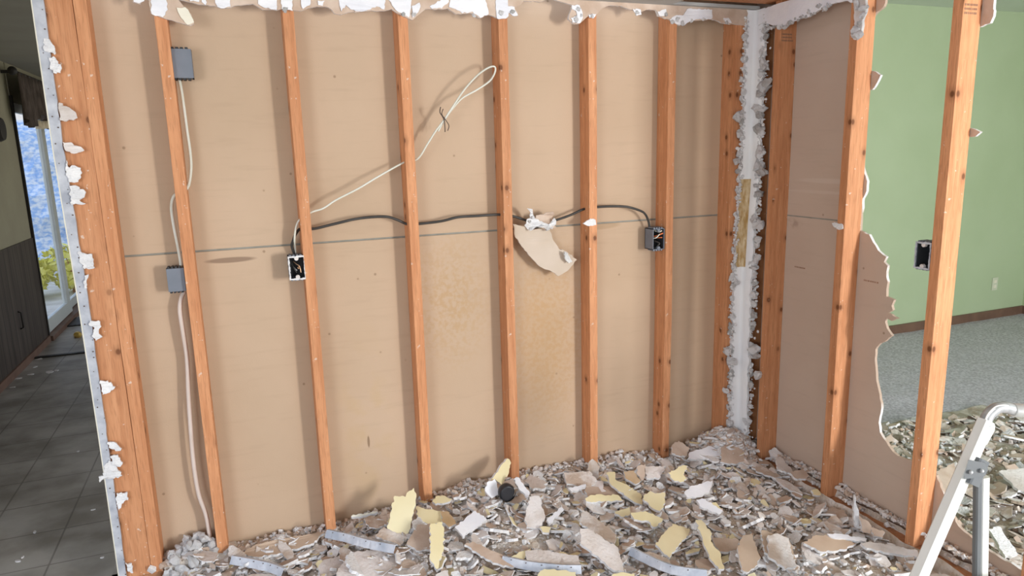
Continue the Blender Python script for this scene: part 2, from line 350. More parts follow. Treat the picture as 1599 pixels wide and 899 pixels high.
# carpet with wrinkles near the torn wall
bm = bmesh.new(); nx, ny = 110, 110; x0, x1, y0, y1 = XC + D / 2 + .045, 6.77, -4.0, 1.32; V = []
for j in range(ny + 1):
    for i in range(nx + 1):
        a = (i / nx) ** 1.4; x = x0 + (x1 - x0) * a; y = y1 - (y1 - y0) * (j / ny) ** 1.25
        z = .012 + .006 * noise.noise(Vector((x * 6, y * 6, 0)))
        wr_ = math.exp(-((y - .25 - .1 * (x - 3.4)) / .05) ** 2) * math.exp(-((x - 3.3) / .45) ** 2) + .7 * math.exp(-((y - .06) / .04) ** 2) * math.exp(-((x - 3.2) / .4) ** 2)
        V.append(bm.verts.new((x, y, z + .03 * wr_ * (1 + .6 * noise.noise(Vector((x * 9, y * 3, 5)))))))
for j in range(ny):
    for i in range(nx):
        q = j * (nx + 1) + i; bm.faces.new((V[q], V[q + 1], V[q + nx + 2], V[q + nx + 1])).smooth = True
struct(bm_obj('floor_carpet', bm, M_CARPET))
# hall side: left wall with dark panelling, ends at the glass door
LX = -1.47; YE = 4.45
struct(boxo('wall_left_upper', (LX - .06, -.4, .945), (LX, YE, 2.42), M_HWALL))
struct(boxo('wall_left_panelling', (LX - .06, -.4, 0), (LX + .012, YE, .945), M_PANEL))
struct(boxo('baseboard_left', (LX, -.4, 0), (LX + .026, YE, .06), M_BASE))
struct(boxo('trim_4', (LX - .06, YE, 0), (LX + .02, YE + .03, 2.15), M_DARK))
struct(boxo('wall_left_over_door', (LX - .06, YE + .03, 2.1), (LX, 7.2, 2.42), M_HWALL))
struct(boxo('wall_hall_far', (LX - .06, 7.16, 0), (1.5, 7.2, 2.42), M_HWALL))
struct(boxo('trim_5', (LX - .1, YE + .03, 0), (LX + .04, 7.16, .045), M_BASE))
struct(boxo('trim_6', (LX, 3.86, 0), (-.36, 3.9, .012), M_DARK))       # floor seam strip across the hall
# sliding door frame and panes
bm = bmesh.new()
def fr(y0, y1, z0, z1, xx=LX - .05, d=.04): box(bm, (xx, y0, z0), (xx + d, y1, z1), 0, .004)
fr(YE + .03, 5.62, .05, .17); fr(YE + .03, 5.62, 2.02, 2.1); fr(YE + .03, YE + .09, .17, 2.02); fr(5.45, 5.58, .17, 2.02)
fr(5.5, 7.16, .05, .14, LX - .09); fr(5.5, 7.16, 2.02, 2.1, LX - .09); fr(5.6, 5.72, .14, 2.02, LX - .09); fr(7.05, 7.16, .14, 2.02, LX - .09)
d1 = struct(bm_obj('door_1', bm, M_WTRIM))
boxo('door_pane', (LX - .034, YE + .09, .17), (LX - .03, 5.45, 2.02), M_GLASS, d1)
boxo('door_pane', (LX - .074, 5.72, .14), (LX - .07, 7.05, 2.02), M_GLASS, d1)

# ------------------------------------------------------------------ outside the glass door
gr = struct(boxo('floor_outdoor_ground', (-14, -2, -.3), (LX - .06, 16, -.2), M_GROUND))
bm = bmesh.new()
NX, NZ = 44, 14; VV = {}
for i in range(NX + 1):
    for k in range(NZ + 1):
        x = -6.2 + 4.6 * i / NX; z = -.2 + 2.5 * k / NZ; y = 11 + .25 * noise.noise(Vector((x * 1.2, z * 2, 1))) + .12 * noise.noise(Vector((x * 5, z * 6, 3))) + .5 * (k / NZ) ** 3
        VV[i, k] = bm.verts.new((x, y, z))
for i in range(NX):
    for k in range(NZ): bm.faces.new((VV[i, k], VV[i + 1, k], VV[i + 1, k + 1], VV[i, k + 1]))
for i in range(NX):
    a = bm.verts.new(VV[i, 0].co + Vector((0, 1.6, 0))); b = bm.verts.new(VV[i + 1, 0].co + Vector((0, 1.6, 0)))
    bm.faces.new((VV[i, NZ], VV[i + 1, NZ], b, a))
tag(bm_obj('blue_tarpaulin', bm, M_TARP), 'blue tarpaulin draped over a stack outside the glass door', 'tarp')
for q, (yy, xx, s) in enumerate([(8.0, -2.5, .34), (8.9, -2.95, .36), (8.4, -2.0, .36)]):
    r_ = root('garden_shrub', (xx, yy, -.2), ['yellow-green shrub outside, nearest the near pane of the glass door', 'yellow-green shrub outside, farthest back beyond the glass door', 'yellow-green shrub outside, standing farthest to the right'][q], 'shrub')
    bm = bmesh.new(); rr = random.Random(q)
    for k in range(500):
        d = Vector((rr.gauss(0, 1), rr.gauss(0, 1), rr.gauss(0, 1))).normalized() * s * rr.uniform(.7, 1); c = Vector((d.x, d.y, d.z * .9 + s))
        a = Vector((rr.uniform(-1, 1), rr.uniform(-1, 1), rr.uniform(-1, 1))).normalized() * .06; b = a.cross(d).normalized() * .03
        bm.faces.new([bm.verts.new(c + a), bm.verts.new(c + b), bm.verts.new(c - a), bm.verts.new(c - b)])
    bm_obj('foliage', bm, M_LEAF, r_)
    bm = bmesh.new(); tube_bm(bm, [(0, 0, 0), (.02, 0, s * .6), (-.05, .05, s * 1.4)], [.02, .015, .006]); bm_obj('stem', bm, M_PLATE, r_)

# valance and rod at the glass door
vr = root('window_valance', (LX + .05, 4.38, 2.33), 'gathered brown valance with a cream lower edge above the glass door', 'valance')
bm = bmesh.new(); N = 60; A = []
for i in range(N + 1):
    y = -.02 + 1.6 * i / N
    A.append([bm.verts.new((.055 + .035 * math.sin(i * 1.25) * (.4 + .6 * k / 6), y, .0 - k * (.062 + .012 * math.sin(i * .21)))) for k in range(7)])
for i in range(N):
    for k in range(6): bm.faces.new((A[i][k], A[i + 1][k], A[i + 1][k + 1], A[i][k + 1])).smooth = True
o = bm_obj('valance_cloth', bm, M_VAL, vr); md = o.modifiers.new('s', 'SOLIDIFY'); md.thickness = .004
bm = bmesh.new(); A = []
for i in range(N + 1):
    y = .35 + 1.2 * i / N
    A.append([bm.verts.new((.06 + .035 * math.sin(i * 1.0) * (.9), y, -.37 - k * .03 - .012 * math.sin(i * .21))) for k in range(3)])
for i in range(N):
    for k in range(2): bm.faces.new((A[i][k], A[i + 1][k], A[i + 1][k + 1], A[i][k + 1])).smooth = True
o = bm_obj('lining', bm, M_LINING, vr); md = o.modifiers.new('s', 'SOLIDIFY'); md.thickness = .004
bm = bmesh.new(); tube_bm(bm, [(.05, -.12, .0), (.05, 1.7, 0)], .012); bmesh.ops.create_uvsphere(bm, u_segments=12, v_segments=8, radius=.035, matrix=Matrix.Translation((.05, -.13, 0)))
bm_obj('curtain_rod', bm, M_DARK, vr)
boxo('rod_bracket', (-.05, -.06, -.012), (.05, -.04, .012), M_DARK, vr); boxo('rod_bracket', (-.05, 1.6, -.012), (.05, 1.62, .012), M_DARK, vr)
# round dark ornament on the hall wall
bm = bmesh.new(); p = onp(2, 202, 0, LX)
bmesh.ops.create_cone(bm, cap_ends=True, segments=28, radius1=.10, radius2=.085, depth=.03, matrix=Matrix.Translation(p + Vector((.016, -.07, 0))) @ Matrix.Rotation(math.pi / 2, 4, 'Y'))
tag(bm_obj('wall_plaque', bm, M_DARK), 'dark round plaque on the olive hall wall at the left edge', 'wall ornament')
# pull handle on panelling
bm = bmesh.new(); p = onp(30, 500, 0, LX + .012)
tube_bm(bm, [p + Vector((0, 0, .07)), p + Vector((.02, 0, .06)), p + Vector((.02, 0, -.06)), p + Vector((0, 0, -.07))], .006)
tag(bm_obj('cabinet_pull', bm, M_DARK), 'small dark pull handle on the hall wall panelling', 'handle')
bm = bmesh.new(); p = onp(124, 522, 2, .03)
bmesh.ops.create_cone(bm, cap_ends=True, segments=20, radius1=.035, radius2=.02, depth=.05, matrix=Matrix.Translation(p + Vector((-.02, 0, 0))) @ Matrix.Rotation(1.2, 4, 'X'))
tag(bm_obj('brass_door_knob', bm, M_BRASS), 'brass door knob lying on the hall floor', 'door knob')
bm = bmesh.new(); p = onp(118, 503, 2, .0)
box(bm, p + Vector((-.12, -.2, 0.0005)), p + Vector((.14, .2, .012)), 0, .004)
tag(bm_obj('floor_register', bm, M_DARK), 'dark floor vent near the glass door threshold', 'floor vent')

# ------------------------------------------------------------------ wood framing
def stud(name, a, b, label, cat='wall stud', m=M_WOOD, group=None, seed=0, zt=ZC - .0):
    """solid board from min corner a to max corner b, gently bowed, origin at its foot"""
    a = Vector(a); b = Vector(b); c = Vector(((a.x + b.x) / 2, (a.y + b.y) / 2, a.z)); bm = bmesh.new()
    box(bm, a - c, b - c, 0, .002); rnd = random.Random(seed)
    L = b.z - a.z
    ax = 2 if L > max(b.x - a.x, b.y - a.y) else (0 if b.x - a.x > b.y - a.y else 1)
    for k in range(1, 12):
        co = [0, 0, 0]; no = [0, 0, 0]; no[ax] = 1; e0 = (a - c)[ax]; co[ax] = e0 + (b - a)[ax] * k / 12
        bmesh.ops.bisect_plane(bm, geom=bm.verts[:] + bm.edges[:] + bm.faces[:], plane_co=co, plane_no=no)
    k1, k2 = rnd.uniform(0, 9), rnd.uniform(0, 9)
    for v in bm.verts:
        t_ = v.co[ax]
        for i in range(3):
            if i != ax: v.co[i] += .0018 * noise.noise(Vector((t_ * 1.8 + k1, i * 3.3 + k2, 0)))
    return tag(bm_obj(name, bm, m, None, c), label, cat, group)
SX = [None, .0505, .4685, .8860, 1.2945, 1.6985, 2.0990]
slab_lab = {1: 'stud with two grey boxes, first slim stud right of the doubled end post',
            2: 'wooden stud with an open box full of bare wires on its left side',
            3: 'wooden stud with the thin white cable passing through, just left of the cable loop',
            4: 'wooden stud touching the white cable loop, black box at its foot',
            5: 'wooden stud right of the hanging torn paper flap, white plaster smear at mid height',
            6: 'wooden stud carrying the grey box with orange wires'}
PT = .038
stud('wall_stud', (-.293, 0, PT), (-.2045, D, ZC), 'wide flat board of the doubled end post beside the metal corner bead', seed=20)
stud('wall_stud', (-.2035, 0, PT), (-.1645, D, ZC), 'narrow stud nailed to the right side of the wide end post', seed=21)
for i in range(1, 7): stud('wall_stud', (SX[i] - .0195, 0, PT), (SX[i] + .0195, D, ZC), slab_lab[i], seed=i)
stud('wall_stud', (2.437, 0, PT), (2.5405, D, ZC), 'corner stud half hidden behind the left edge of the white corner strip', seed=7)
stud('wall_stud', (XC + .001, -.034, PT), (XC + D, .088, ZC), 'shade-darkened corner stud seen deep in the gap right of the white corner strip', m=M_WOODD, seed=8)
RY = [None, -.1760, -.5960, -1.0270, -1.455]
rl = [None, 'stud nearest the corner on the short right wall', 'right-wall stud at the edge of the big hole, white plaster at its top',
      'stud in front of the green room with an open box on its left side', 'stud at the right frame edge behind the ladder']
for i in range(1, 5): stud('wall_stud', (XC, RY[i], PT), (XC + D, RY[i] + .038, 2.5), rl[i], seed=30 + i)
stud('bottom_plate', (-.293, .001, .001), (2.54, .088, PT - .001), 'bottom plate board under the studs of the long wall', 'bottom plate', M_PLATE, seed=40)
stud('bottom_plate', (XC + .001, -2.2, .001), (XC + .088, -.035, PT - .001), 'reddish bottom plate board under the studs of the short right wall', 'bottom plate', M_PLATE, seed=41)
for q, y in enumerate((-.04, -.34)):
    stud('ceiling_joist', (1.9 if q else 2.0, y - .3 if q else y - .25, ZC + .014), (XC + .3, y - .26 if q else y - .035, ZC + .2), ['bare joist in the ceiling opening next to the corner', 'second bare joist farther out in the ceiling opening'][q], 'ceiling joist', seed=50 + q)
# ink stamps on lumber and paper
def stamp(parent_o, p, ux, uz, w_, h_, rows, seed, n):
    bm = bmesh.new(); rnd = random.Random(seed); n = Vector(n)
    for r_ in range(rows):
        t0 = 0
        while t0 < 1:
            l = rnd.uniform(.04, .12)
            a = p + ux * (w_ * t0) - uz * (h_ * r_ / max(rows, 1)); b_ = a + ux * (w_ * l); c = h_ / rows * .5
            f = [a, b_, b_ - uz * c, a - uz * c]; slab_bm(bm, [q + n * .0006 for q in f], n, .001, 0, 0, 0); t0 += l + rnd.uniform(.03, .06)
    o = bm_obj('ink_stamp', bm, M_STAMP)
    if parent_o: o.parent = parent_o; o.matrix_parent_inverse = parent_o.matrix_world.inverted() if False else Matrix.Translation(-parent_o.location)
    return o
studs = {o.name: o for o in bpy.data.objects if o.name.startswith('wall_stud')}
def byl(s): return [o for o in studs.values() if s in o['label']][0]
Xv, Yv, Zv = Vector((1, 0, 0)), Vector((0, 1, 0)), Vector((0, 0, 1))
stamp(byl('nearest the corner'), onp(1221, 52, 1, RY[1]), Xv, Zv, .06, .04, 3, 1, (0, -1, 0))
stamp(byl('in front of the green room'), onp(1507, 5, 1, RY[3]), Xv, Zv, .06, .04, 3, 2, (0, -1, 0))
stamp(wr, onp(1241, 415, 0, WX), -Yv, Zv, .06, .012, 1, 3, (-1, 0, 0))
stamp(wr, onp(1349, 436, 0, WX), -Yv, Zv, .07, .012, 1, 4, (-1, 0, 0))
# flecks of far-side drywall still nailed behind the right-hand studs
for q, (pl, lb) in enumerate([([(1340, 108), (1364, 111), (1375, 117), (1370, 128), (1362, 140), (1340, 142)], 'small brown drywall scrap stuck behind the right wall stud by the hole'),
        ([(1515, -8), (1552, -8), (1551, 25), (1546, 36), (1531, 42), (1515, 42)], 'brown drywall scrap behind the top of the stud in front of the green room'),
        ([(1500, 199), (1516, 200), (1531, 206), (1523, 213), (1512, 214), (1500, 212)], 'tiny torn paper scrap on the right edge of the stud with the green wall behind')]):
    tag(slab('drywall_scrap', jag([onp(u, v, 0, WX + .0005) for u, v in pl], .002, .012, q), (-1, 0, 0), .012, [M_PAPERF, M_GYP, M_GREEN]), lb, 'drywall scrap')

# ------------------------------------------------------------------ left wall end: metal corner bead
be = root('corner_bead', (-.31, -.01, 0), 'grey metal corner bead with torn plaster crumbs down the end of the long wall', 'corner bead')
def rel(o, p): return p - o.location
bm = bmesh.new(); Lp = [(40, -60), (47.5, 0), (80, 225), (117.5, 450), (152, 675), (183, 889), (187, 920)]; Rp = [(60, -60), (67.5, 0), (98, 225), (135, 450), (166, 675), (196, 889), (200, 920)]
NB = 60; prev = None
for k in range(NB + 1):
    z = 2.19 * k / NB
    def xat(tab):
        pts = sorted([(onp(u, v, 1, -BT).z, onp(u, v, 1, -BT).x) for u, v in tab])
        for a, b in zip(pts, pts[1:]):
            if a[0] <= z <= b[0]: return a[1] + (b[1] - a[1]) * (z - a[0]) / (b[0] - a[0])
        return pts[0][1] if z < pts[0][0] else pts[-1][1]
    xl, xr = xat(Lp), xat(Rp) + .004 * noise.noise(Vector((0, z * 30, 2)))
    row = [Vector((xr, -.002, z)), Vector((xr, -BT, z)), Vector((xl + .004, -BT - .002, z)), Vector((xl, -BT, z)), Vector((xl, .10, z)), Vector((xl + .012, .10, z))]
    row = [bm.verts.new(rel(be, p)) for p in row]
    if prev:
        for a in range(5): f = bm.faces.new((prev[a], prev[a + 1], row[a + 1], row[a])); f.material_index = 1 if a >= 2 else 0
    prev = row
o = bm_obj('bead_strip', bm, [M_BEAD, M_CREAM], be)
rnd = random.Random(5)
def hole_mesh(r):
    bm = bmesh.new(); bmesh.ops.create_cone(bm, cap_ends=True, segments=8, radius1=r, radius2=r, depth=.0012, matrix=Matrix.Rotation(math.pi / 2, 4, 'X'))
    me = bpy.data.meshes.new('nail_hole'); bm.to_mesh(me); bm.free(); me.materials.append(M_INK); return me
HM = [hole_mesh(.0016), hole_mesh(.0024)]
pts_b = sorted([(onp(u, v, 1, -BT).z, onp(u, v, 1, -BT).x) for u, v in Lp])
for k in range(44):
    z = .06 + 2.05 * k / 44 + rnd.uniform(-.02, .02)
    x = [a[1] + (b[1] - a[1]) * (z - a[0]) / (b[0] - a[0]) for a, b in zip(pts_b, pts_b[1:]) if a[0] <= z <= b[0]]
    if x: link('nail_hole', rnd.choice(HM), be, rel(be, Vector((x[0] + rnd.uniform(.012, .03), -BT - .0022, z))))
scr = [[(68, 60), (78, 62), (86, 76), (86, 86), (80, 82), (70, 80)], [(76, 90), (84, 88), (96, 104), (94, 114), (84, 114), (78, 104)],
       [(92, 160), (104, 166), (118, 175), (121, 184), (104, 190), (94, 188)], [(98, 222), (110, 222), (122, 228), (132, 235), (116, 240), (104, 236)],
       [(104, 250), (108, 262), (112, 258), (126, 262), (128, 270), (122, 284), (108, 284), (104, 270)], [(108, 290), (120, 290), (134, 300), (132, 308), (124, 312), (134, 318), (112, 320)],
       [(122, 392), (132, 395), (144, 396), (146, 408), (148, 418), (132, 420), (124, 405)], [(132, 430), (138, 428), (136, 450), (132, 450)],
       [(140, 500), (154, 500), (158, 510), (154, 518), (160, 526), (150, 532), (144, 524), (148, 512), (140, 508)], [(156, 594), (168, 594), (180, 604), (172, 612), (160, 616)],
       [(168, 690), (178, 690), (190, 700), (184, 704), (170, 698)], [(172, 712), (184, 710), (192, 722), (188, 728), (176, 724)],
       [(162, 728), (170, 718), (180, 722), (191, 742), (178, 747), (162, 747), (156, 752), (154, 744), (162, 742)], [(182, 770), (198, 768), (200, 780), (190, 786), (186, 796), (182, 786)],
       [(196, 878), (206, 880), (208, 894), (200, 892)]]
for q, pl in enumerate(scr):
    pp = [rel(be, onp(u, v, 1, -BT - .004)) for u, v in pl]
    pp = [p + Vector((0, -abs(noise.noise(p * 40)) * .012, 0)) for p in jag(pp, .0035, .006, q)]
    bm = bmesh.new(); slab_bm(bm, pp, (0, -1, 0), .007, 0, 0, 0)
    bm_obj('plaster_shred', bm, M_GYP if q not in (2, 3) else M_MIX2, be)

# ------------------------------------------------------------------ torn drywall strip along the top of the long wall
ts = root('torn_drywall_strip', (1.2, 0, ZC), 'jagged strip of torn drywall with white patches hanging along the top of the long wall', 'torn drywall')
low = [(206, -20), (207, 3), (218, 6), (226, -2), (233, 0), (235, 20), (255, 28), (275, 34), (297, 40), (303, 37), (299, 22), (286, 9), (278, -1), (295, 3), (310, 7), (335, 9), (345, 13), (360, 12), (372, 8), (395, 6), (402, 10), (410, 15), (432, 16), (440, 14), (458, 16), (470, 17), (480, 13), (495, 10), (508, 10), (518, 15), (522, 21), (532, 23), (545, 19), (575, 17), (600, 17), (612, 14), (620, 20), (637, 28), (644, 31), (655, 22), (665, 14), (680, 15), (700, 13), (712, 22), (735, 20), (748, 28), (764, 23), (776, 28), (792, 28), (795, 20), (808, 25), (809, 20), (803, 12), (812, 8), (818, 1), (845, 3), (857, -4), (870, 1), (888, 6), (894, 8), (890, 20), (888, 30), (896, 37), (905, 37), (914, 29), (920, 24), (932, 22), (940, 13), (950, 9), (970, 9), (985, 15), (995, 16), (1003, 18), (1010, 15), (1025, 16), (1028, 25), (1048, 31), (1062, 40), (1075, 33), (1090, 32), (1112, 30), (1130, 36), (1150, 38), (1168, 40)]
pp = [rel(ts, onp(u, v, 1, -BT)) for u, v in low]
f_ = jag(pp, .002, .012, 9); kl = max(i for i, q in enumerate(f_) if (q - pp[-1]).length < 1e-6)
pp = f_[:kl + 1]; pp = [Vector((p.x, p.y, min(p.z, -.002))) for p in pp]
poly = pp + [Vector((pp[-1].x, -BT, -.0005)), Vector((pp[0].x, -BT, -.0005))]
bm = bmesh.new(); slab_bm(bm, poly, (0, -1, 0), BT); bm_obj('board', bm, [M_PAPERF, M_GYP, M_PAPERF], ts)
white = [[(206, -12), (226, -12), (225, 2), (217, 5), (209, 3)], [(235, -12), (259, -12), (262, 15), (258, 23), (254, 27), (237, 22)], [(276, 12), (289, 11), (297, 22), (303, 35), (293, 39), (283, 28)],
         [(295, -9), (312, -9), (311, 3), (297, 2)], [(314, -9), (323, -9), (321, 8), (315, 3)], [(337, -9), (359, -9), (360, 10), (350, 13), (340, 11), (336, 4)],
         [(400, -9), (432, -9), (432, 16), (415, 13), (403, 6)], [(437, -6), (457, -6), (457, 17), (440, 14)], [(468, -5), (487, -5), (484, 8), (473, 14), (470, 5)],
         [(496, 1), (507, 1), (504, 9), (497, 8)], [(528, -6), (602, -6), (600, 15), (588, 10), (578, 15), (560, 18), (548, 15), (540, 8), (533, 18), (530, 8)],
         [(603, -6), (641, -6), (642, 12), (639, 27), (630, 22), (622, 19), (612, 8)], [(643, 9), (655, 4), (656, 12), (650, 22), (644, 28)], [(671, 10), (683, 2), (700, -3), (701, 3), (690, 13), (675, 14)],
         [(704, -6), (757, -6), (763, 22), (750, 28), (738, 18), (722, 21), (711, 14), (701, 11)], [(775, -6), (792, -6), (794, 12), (794, 25), (790, 29), (776, 29), (774, 12)],
         [(793, 10), (803, 11), (809, 24), (801, 25), (793, 19)], [(893, 8), (905, 8), (909, 18), (910, 28), (906, 36), (894, 35), (891, 28), (901, 25), (899, 17), (893, 14)],
         [(919, 23), (931, 22), (927, 28), (921, 28)], [(988, 14), (1000, 15), (1001, 23), (993, 25)], [(1027, 18), (1040, 14), (1042, 24), (1030, 25)],
         [(1045, 31), (1053, 25), (1067, 24), (1073, 14), (1112, 15), (1112, 29), (1090, 30), (1078, 33), (1066, 40), (1055, 37)], [(1130, 28), (1138, 28), (1142, 36), (1133, 34)]]
for q, pl in enumerate(white):
    pp = [rel(ts, onp(u, v, 1, -BT - .003)) for u, v in pl]; pp = [Vector((p.x, p.y, min(p.z, -.001))) for p in pp]
    pp = [p + Vector((0, -abs(noise.noise(p * 30)) * .006, 0)) for p in jag(pp, .003, .009, q + 70)]
    bm = bmesh.new(); slab_bm(bm, pp, (0, -1, 0), .0045, 0, 0, 0); bm_obj('white_plaster_patch', bm, M_CREAM if q == 2 else M_WHITE, ts)
rnd = random.Random(8)
for (u, v, s) in [(903, 14, .012), (900, 30, .014), (908, 24, .01), (995, 20, .012), (925, 25, .008), (1058, 30, .014), (1050, 34, .01), (1066, 36, .012), (1040, 22, .011), (782, 20, .012), (800, 18, .01), (630, 22, .011), (646, 22, .01), (740, 24, .01), (1098, 30, .009), (1135, 34, .008), (445, 15, .009), (1080, 32, .009)]:
    lump(ts, rel(ts, onp(u, v, 1, -BT - .004)), s, rnd, fl=.5)

# ------------------------------------------------------------------ white strip along the top of the right wall and plaster over the second stud
def strip_r(name, pl, label, n=.012, amp=.003, th=BT, mats=None, seed=1):
    pp = jag([onp(u, v, 0, XC - BT) for u, v in pl], amp, n, seed)
    pp = [Vector((p.x, p.y, min(p.z, ZC - .001))) for p in pp]
    return tag(slab(name, pp, (-1, 0, 0), th, mats or [M_WHITE, M_GYP, M_GYP]), label, 'torn drywall')
bot = [(1183, 40), (1190, 37), (1200, 37), (1207, 40), (1226, 40), (1230, 34), (1240, 33), (1250, 29), (1262, 27), (1275, 18), (1290, 10), (1305, 4), (1320, 1), (1331, 4)]
s_ = strip_r('torn_drywall_strip', bot + [(1331, -30), (1250, -10), (1185, 17)], 'white painted drywall strip sloping along the top of the short right wall')
rt = [(1331, -12), (1352, -12), (1352, 8), (1350, 22), (1346, 32), (1345, 46), (1344, 54), (1338, 60), (1333, 62), (1328, 55), (1330, 44), (1335, 42), (1334, 20)]
rt = root('torn_drywall_chunk', onp(1341, 20, 0, XC - BT), 'ragged white plaster chunk hanging down the top of the stud by the big hole', 'torn drywall'), rt
r0, pl = rt
bm = bmesh.new(); slab_bm(bm, jag([rel(r0, onp(u, v, 0, XC - BT)) for u, v in pl], .004, .01, 4), (-1, 0, 0), BT, 0, 1, 1); bm_obj('board', bm, [M_MIX2, M_GYP], r0)
rnd = random.Random(3)
for u, v, s in [(1338, 8, .016), (1348, 12, .014), (1347, 24, .013), (1336, 48, .018), (1341, 54, .016), (1333, 56, .012), (1342, 36, .010)]: lump(r0, rel(r0, onp(u, v, 0, XC - BT - .006)), s, rnd)
# plaster crumbs under the white strip
rnd = random.Random(4)
cr = root('plaster_crumb_edge', onp(1215, 40, 0, XC - BT), 'line of plaster crumbs clinging under the white strip beside the corner', 'plaster crumbs')
for k in range(26):
    u = 1192 + k * 4.2; v = [b for b in bot if b[0] >= u]; v = (v[0][1] if v else 2)
    lump(cr, rel(cr, onp(u, v + rnd.uniform(-2, 5), 0, XC - BT + .002)), rnd.uniform(.006, .013), rnd)

# ------------------------------------------------------------------ corner strip
cs = root('corner_drywall_strip', (XC - BT, -BT, 0), 'tall white corner strip of crumbling plaster with brown glue smear, from ceiling to rubble', 'torn drywall')
cpx = [(1184, 15), (1181, 60), (1178, 130), (1172, 225), (1163, 350), (1157, 450), (1154, 560), (1151, 690), (1150, 720)]
cz = sorted([(onp(u, v, 1, -BT).z, onp(u, v, 1, -BT).x) for u, v in cpx])
def cx_at(z):
    x = cz[0][1] if z < cz[0][0] else cz[-1][1]
    for a, b in zip(cz, cz[1:]):
        if a[0] <= z <= b[0]: x = a[1] + (b[1] - a[1]) * (z - a[0]) / (b[0] - a[0])
    return min(x, XC - .008)
bm = bmesh.new(); prev = None; N = 150
for k in range(N + 1):
    z = .06 + (ZC - .062) * k / N; c = cx_at(z)
    wl = .044 + .014 * noise.noise(Vector((0, z * 22, 1))) + .008 * noise.noise(Vector((0, z * 60, 4)))
    wr_ = .046 + .016 * noise.noise(Vector((7, z * 20, 1))) + .010 * noise.noise(Vector((7, z * 60, 4)))
    row = [Vector((c - wl, 0, z)), Vector((c - wl, -BT, z)), Vector((c - .009, -BT - .001, z)), Vector((c, -BT - .007, z)), Vector((c + .003, -BT - .018, z)), Vector((c + .003, -BT - .018 - wr_, z)), Vector((c + .003 + BT, -BT - .018 - wr_, z))]
    row = [bm.verts.new(rel(cs, p)) for p in row]
    if prev:
        for a in range(6):
            f = bm.faces.new((prev[a], prev[a + 1], row[a + 1], row[a])); f.material_index = 1 if a in (0, 5) else 0
            f.smooth = a in (1, 2, 3, 4)
            if a in (1, 2, 3) and abs(z - 1.215) < .21 + .02 * noise.noise(Vector((a * 3, z * 40, 0))): f.material_index = 2
    prev = row
bm_obj('corner_tape', bm, [M_CORNER, M_GYP, M_GLUE], cs)
rnd = random.Random(12)
# chunks along both sides
for k in range(42):
    z = .14 + 1.98 * (k + rnd.uniform(-.4, .4)) / 42; c = cx_at(z); glue = abs(z - 1.2) < .22
    s = rnd.uniform(.011, .020) * (.8 if glue else 1)
    lump(cs, rel(cs, Vector((c - .053 - rnd.uniform(-.008, .012), -.012, z))), s, rnd, fl=.6)
    z2 = z + .02
    s = rnd.uniform(.016, .028) * (.7 if z2 < .95 else 1)
    lump(cs, rel(cs, Vector((XC - .006, -.080 - rnd.uniform(-.012, .016), z2))), s, rnd)
for u, v, s in [(1151, 252, .022), (1152, 182, .02), (1135, 548, .022), (1142, 565, .022), (1133, 610, .018), (1140, 660, .022), (1150, 440, .016)]:
    lump(cs, rel(cs, onp(u, v, 1, -BT - .004)), s, rnd)
for u, v, s in [(1196, 130, .03), (1190, 268, .028), (1178, 545, .024), (1181, 556, .022), (1184, 585, .022), (1177, 418, .018), (1192, 100, .026), (1176, 510, .016)]:
    lump(cs, rel(cs, onp(u, v, 0, XC - BT + .002)), s, rnd)
bm = bmesh.new()
for k in range(900):
    z = .08 + 2.08 * rnd.random(); c = cx_at(z); s = rnd.uniform(.003, .009)
    if k % 2: p = Vector((c - .050 + rnd.gauss(0, .007), -BT + rnd.uniform(-.004, .004), z))
    else: p = Vector((XC - .004 + rnd.uniform(-.005, .008), -.075 + rnd.gauss(0, .013), z))
    bmesh.ops.create_icosphere(bm, subdivisions=1, radius=s, matrix=Matrix.Translation(rel(cs, p)) @ Matrix.Rotation(rnd.uniform(0, 3), 4, 'X') @ Matrix.Diagonal((rnd.uniform(.5, 1.3), rnd.uniform(.5, 1.2), rnd.uniform(.6, 1.4), 1)))
o = bm_obj('plaster_grit', bm, M_GYP, cs); o['kind'] = 'stuff'
# torn flake on first stud of the right wall
tag(slab('plaster_flake', jag([onp(u, v, 0, XC - .004) for u, v in [(1299, 348), (1303, 347), (1315, 350), (1316, 357), (1310, 359), (1301, 353)]], .002, .006, 3), (-1, 0, 0), .006, [M_GYP] * 3), 'small white plaster flake stuck on the right wall stud at joint height', 'plaster flake')
tag(slab('plaster_flake', jag([onp(u, v, 1, -.004) for u, v in [(910, 349), (916, 345), (922, 341), (930, 343), (931, 351), (920, 353)]], .002, .006, 3), (0, -1, 0), .006, [M_GYP] * 3), 'white plaster smear on the stud right of the hanging flap', 'plaster flake')

# ------------------------------------------------------------------ hanging torn flap
fl = root('torn_drywall_flap', onp(845, 370, 1, .05), 'large torn drywall paper flap hanging by shreds from the black cable', 'torn drywall')
def bend(pl, y0, m, amp=.003, seed=0, th=.004, crump=.0):
    pp = jag([rel(fl, onp(u, v, 1, y0)) for u, v in pl], amp, .01, seed)
    pp = [p + Vector((0, crump * noise.noise(p * 28 + Vector((seed, 0, 0))) + .35 * abs(p.z + .02) * (1 if p.z < 0 else .2) * -.35, 0)) for p in pp]
    bm = bmesh.new(); slab_bm(bm, pp, (0, -1, 0), th); return bm
bm_obj('paper_flap', bend([(801, 350), (812, 352), (830, 358), (858, 358), (864, 375), (872, 388), (884, 392), (899, 405), (890, 415), (880, 424), (869, 430), (858, 422), (846, 418), (836, 410), (818, 388), (805, 371)], .035, 0, th=.008), [mat('pale_torn_paper', (.56, .46, .36), (.62, .52, .43), scale=6, rnd=.02), M_GYP, M_PAPERF], fl)
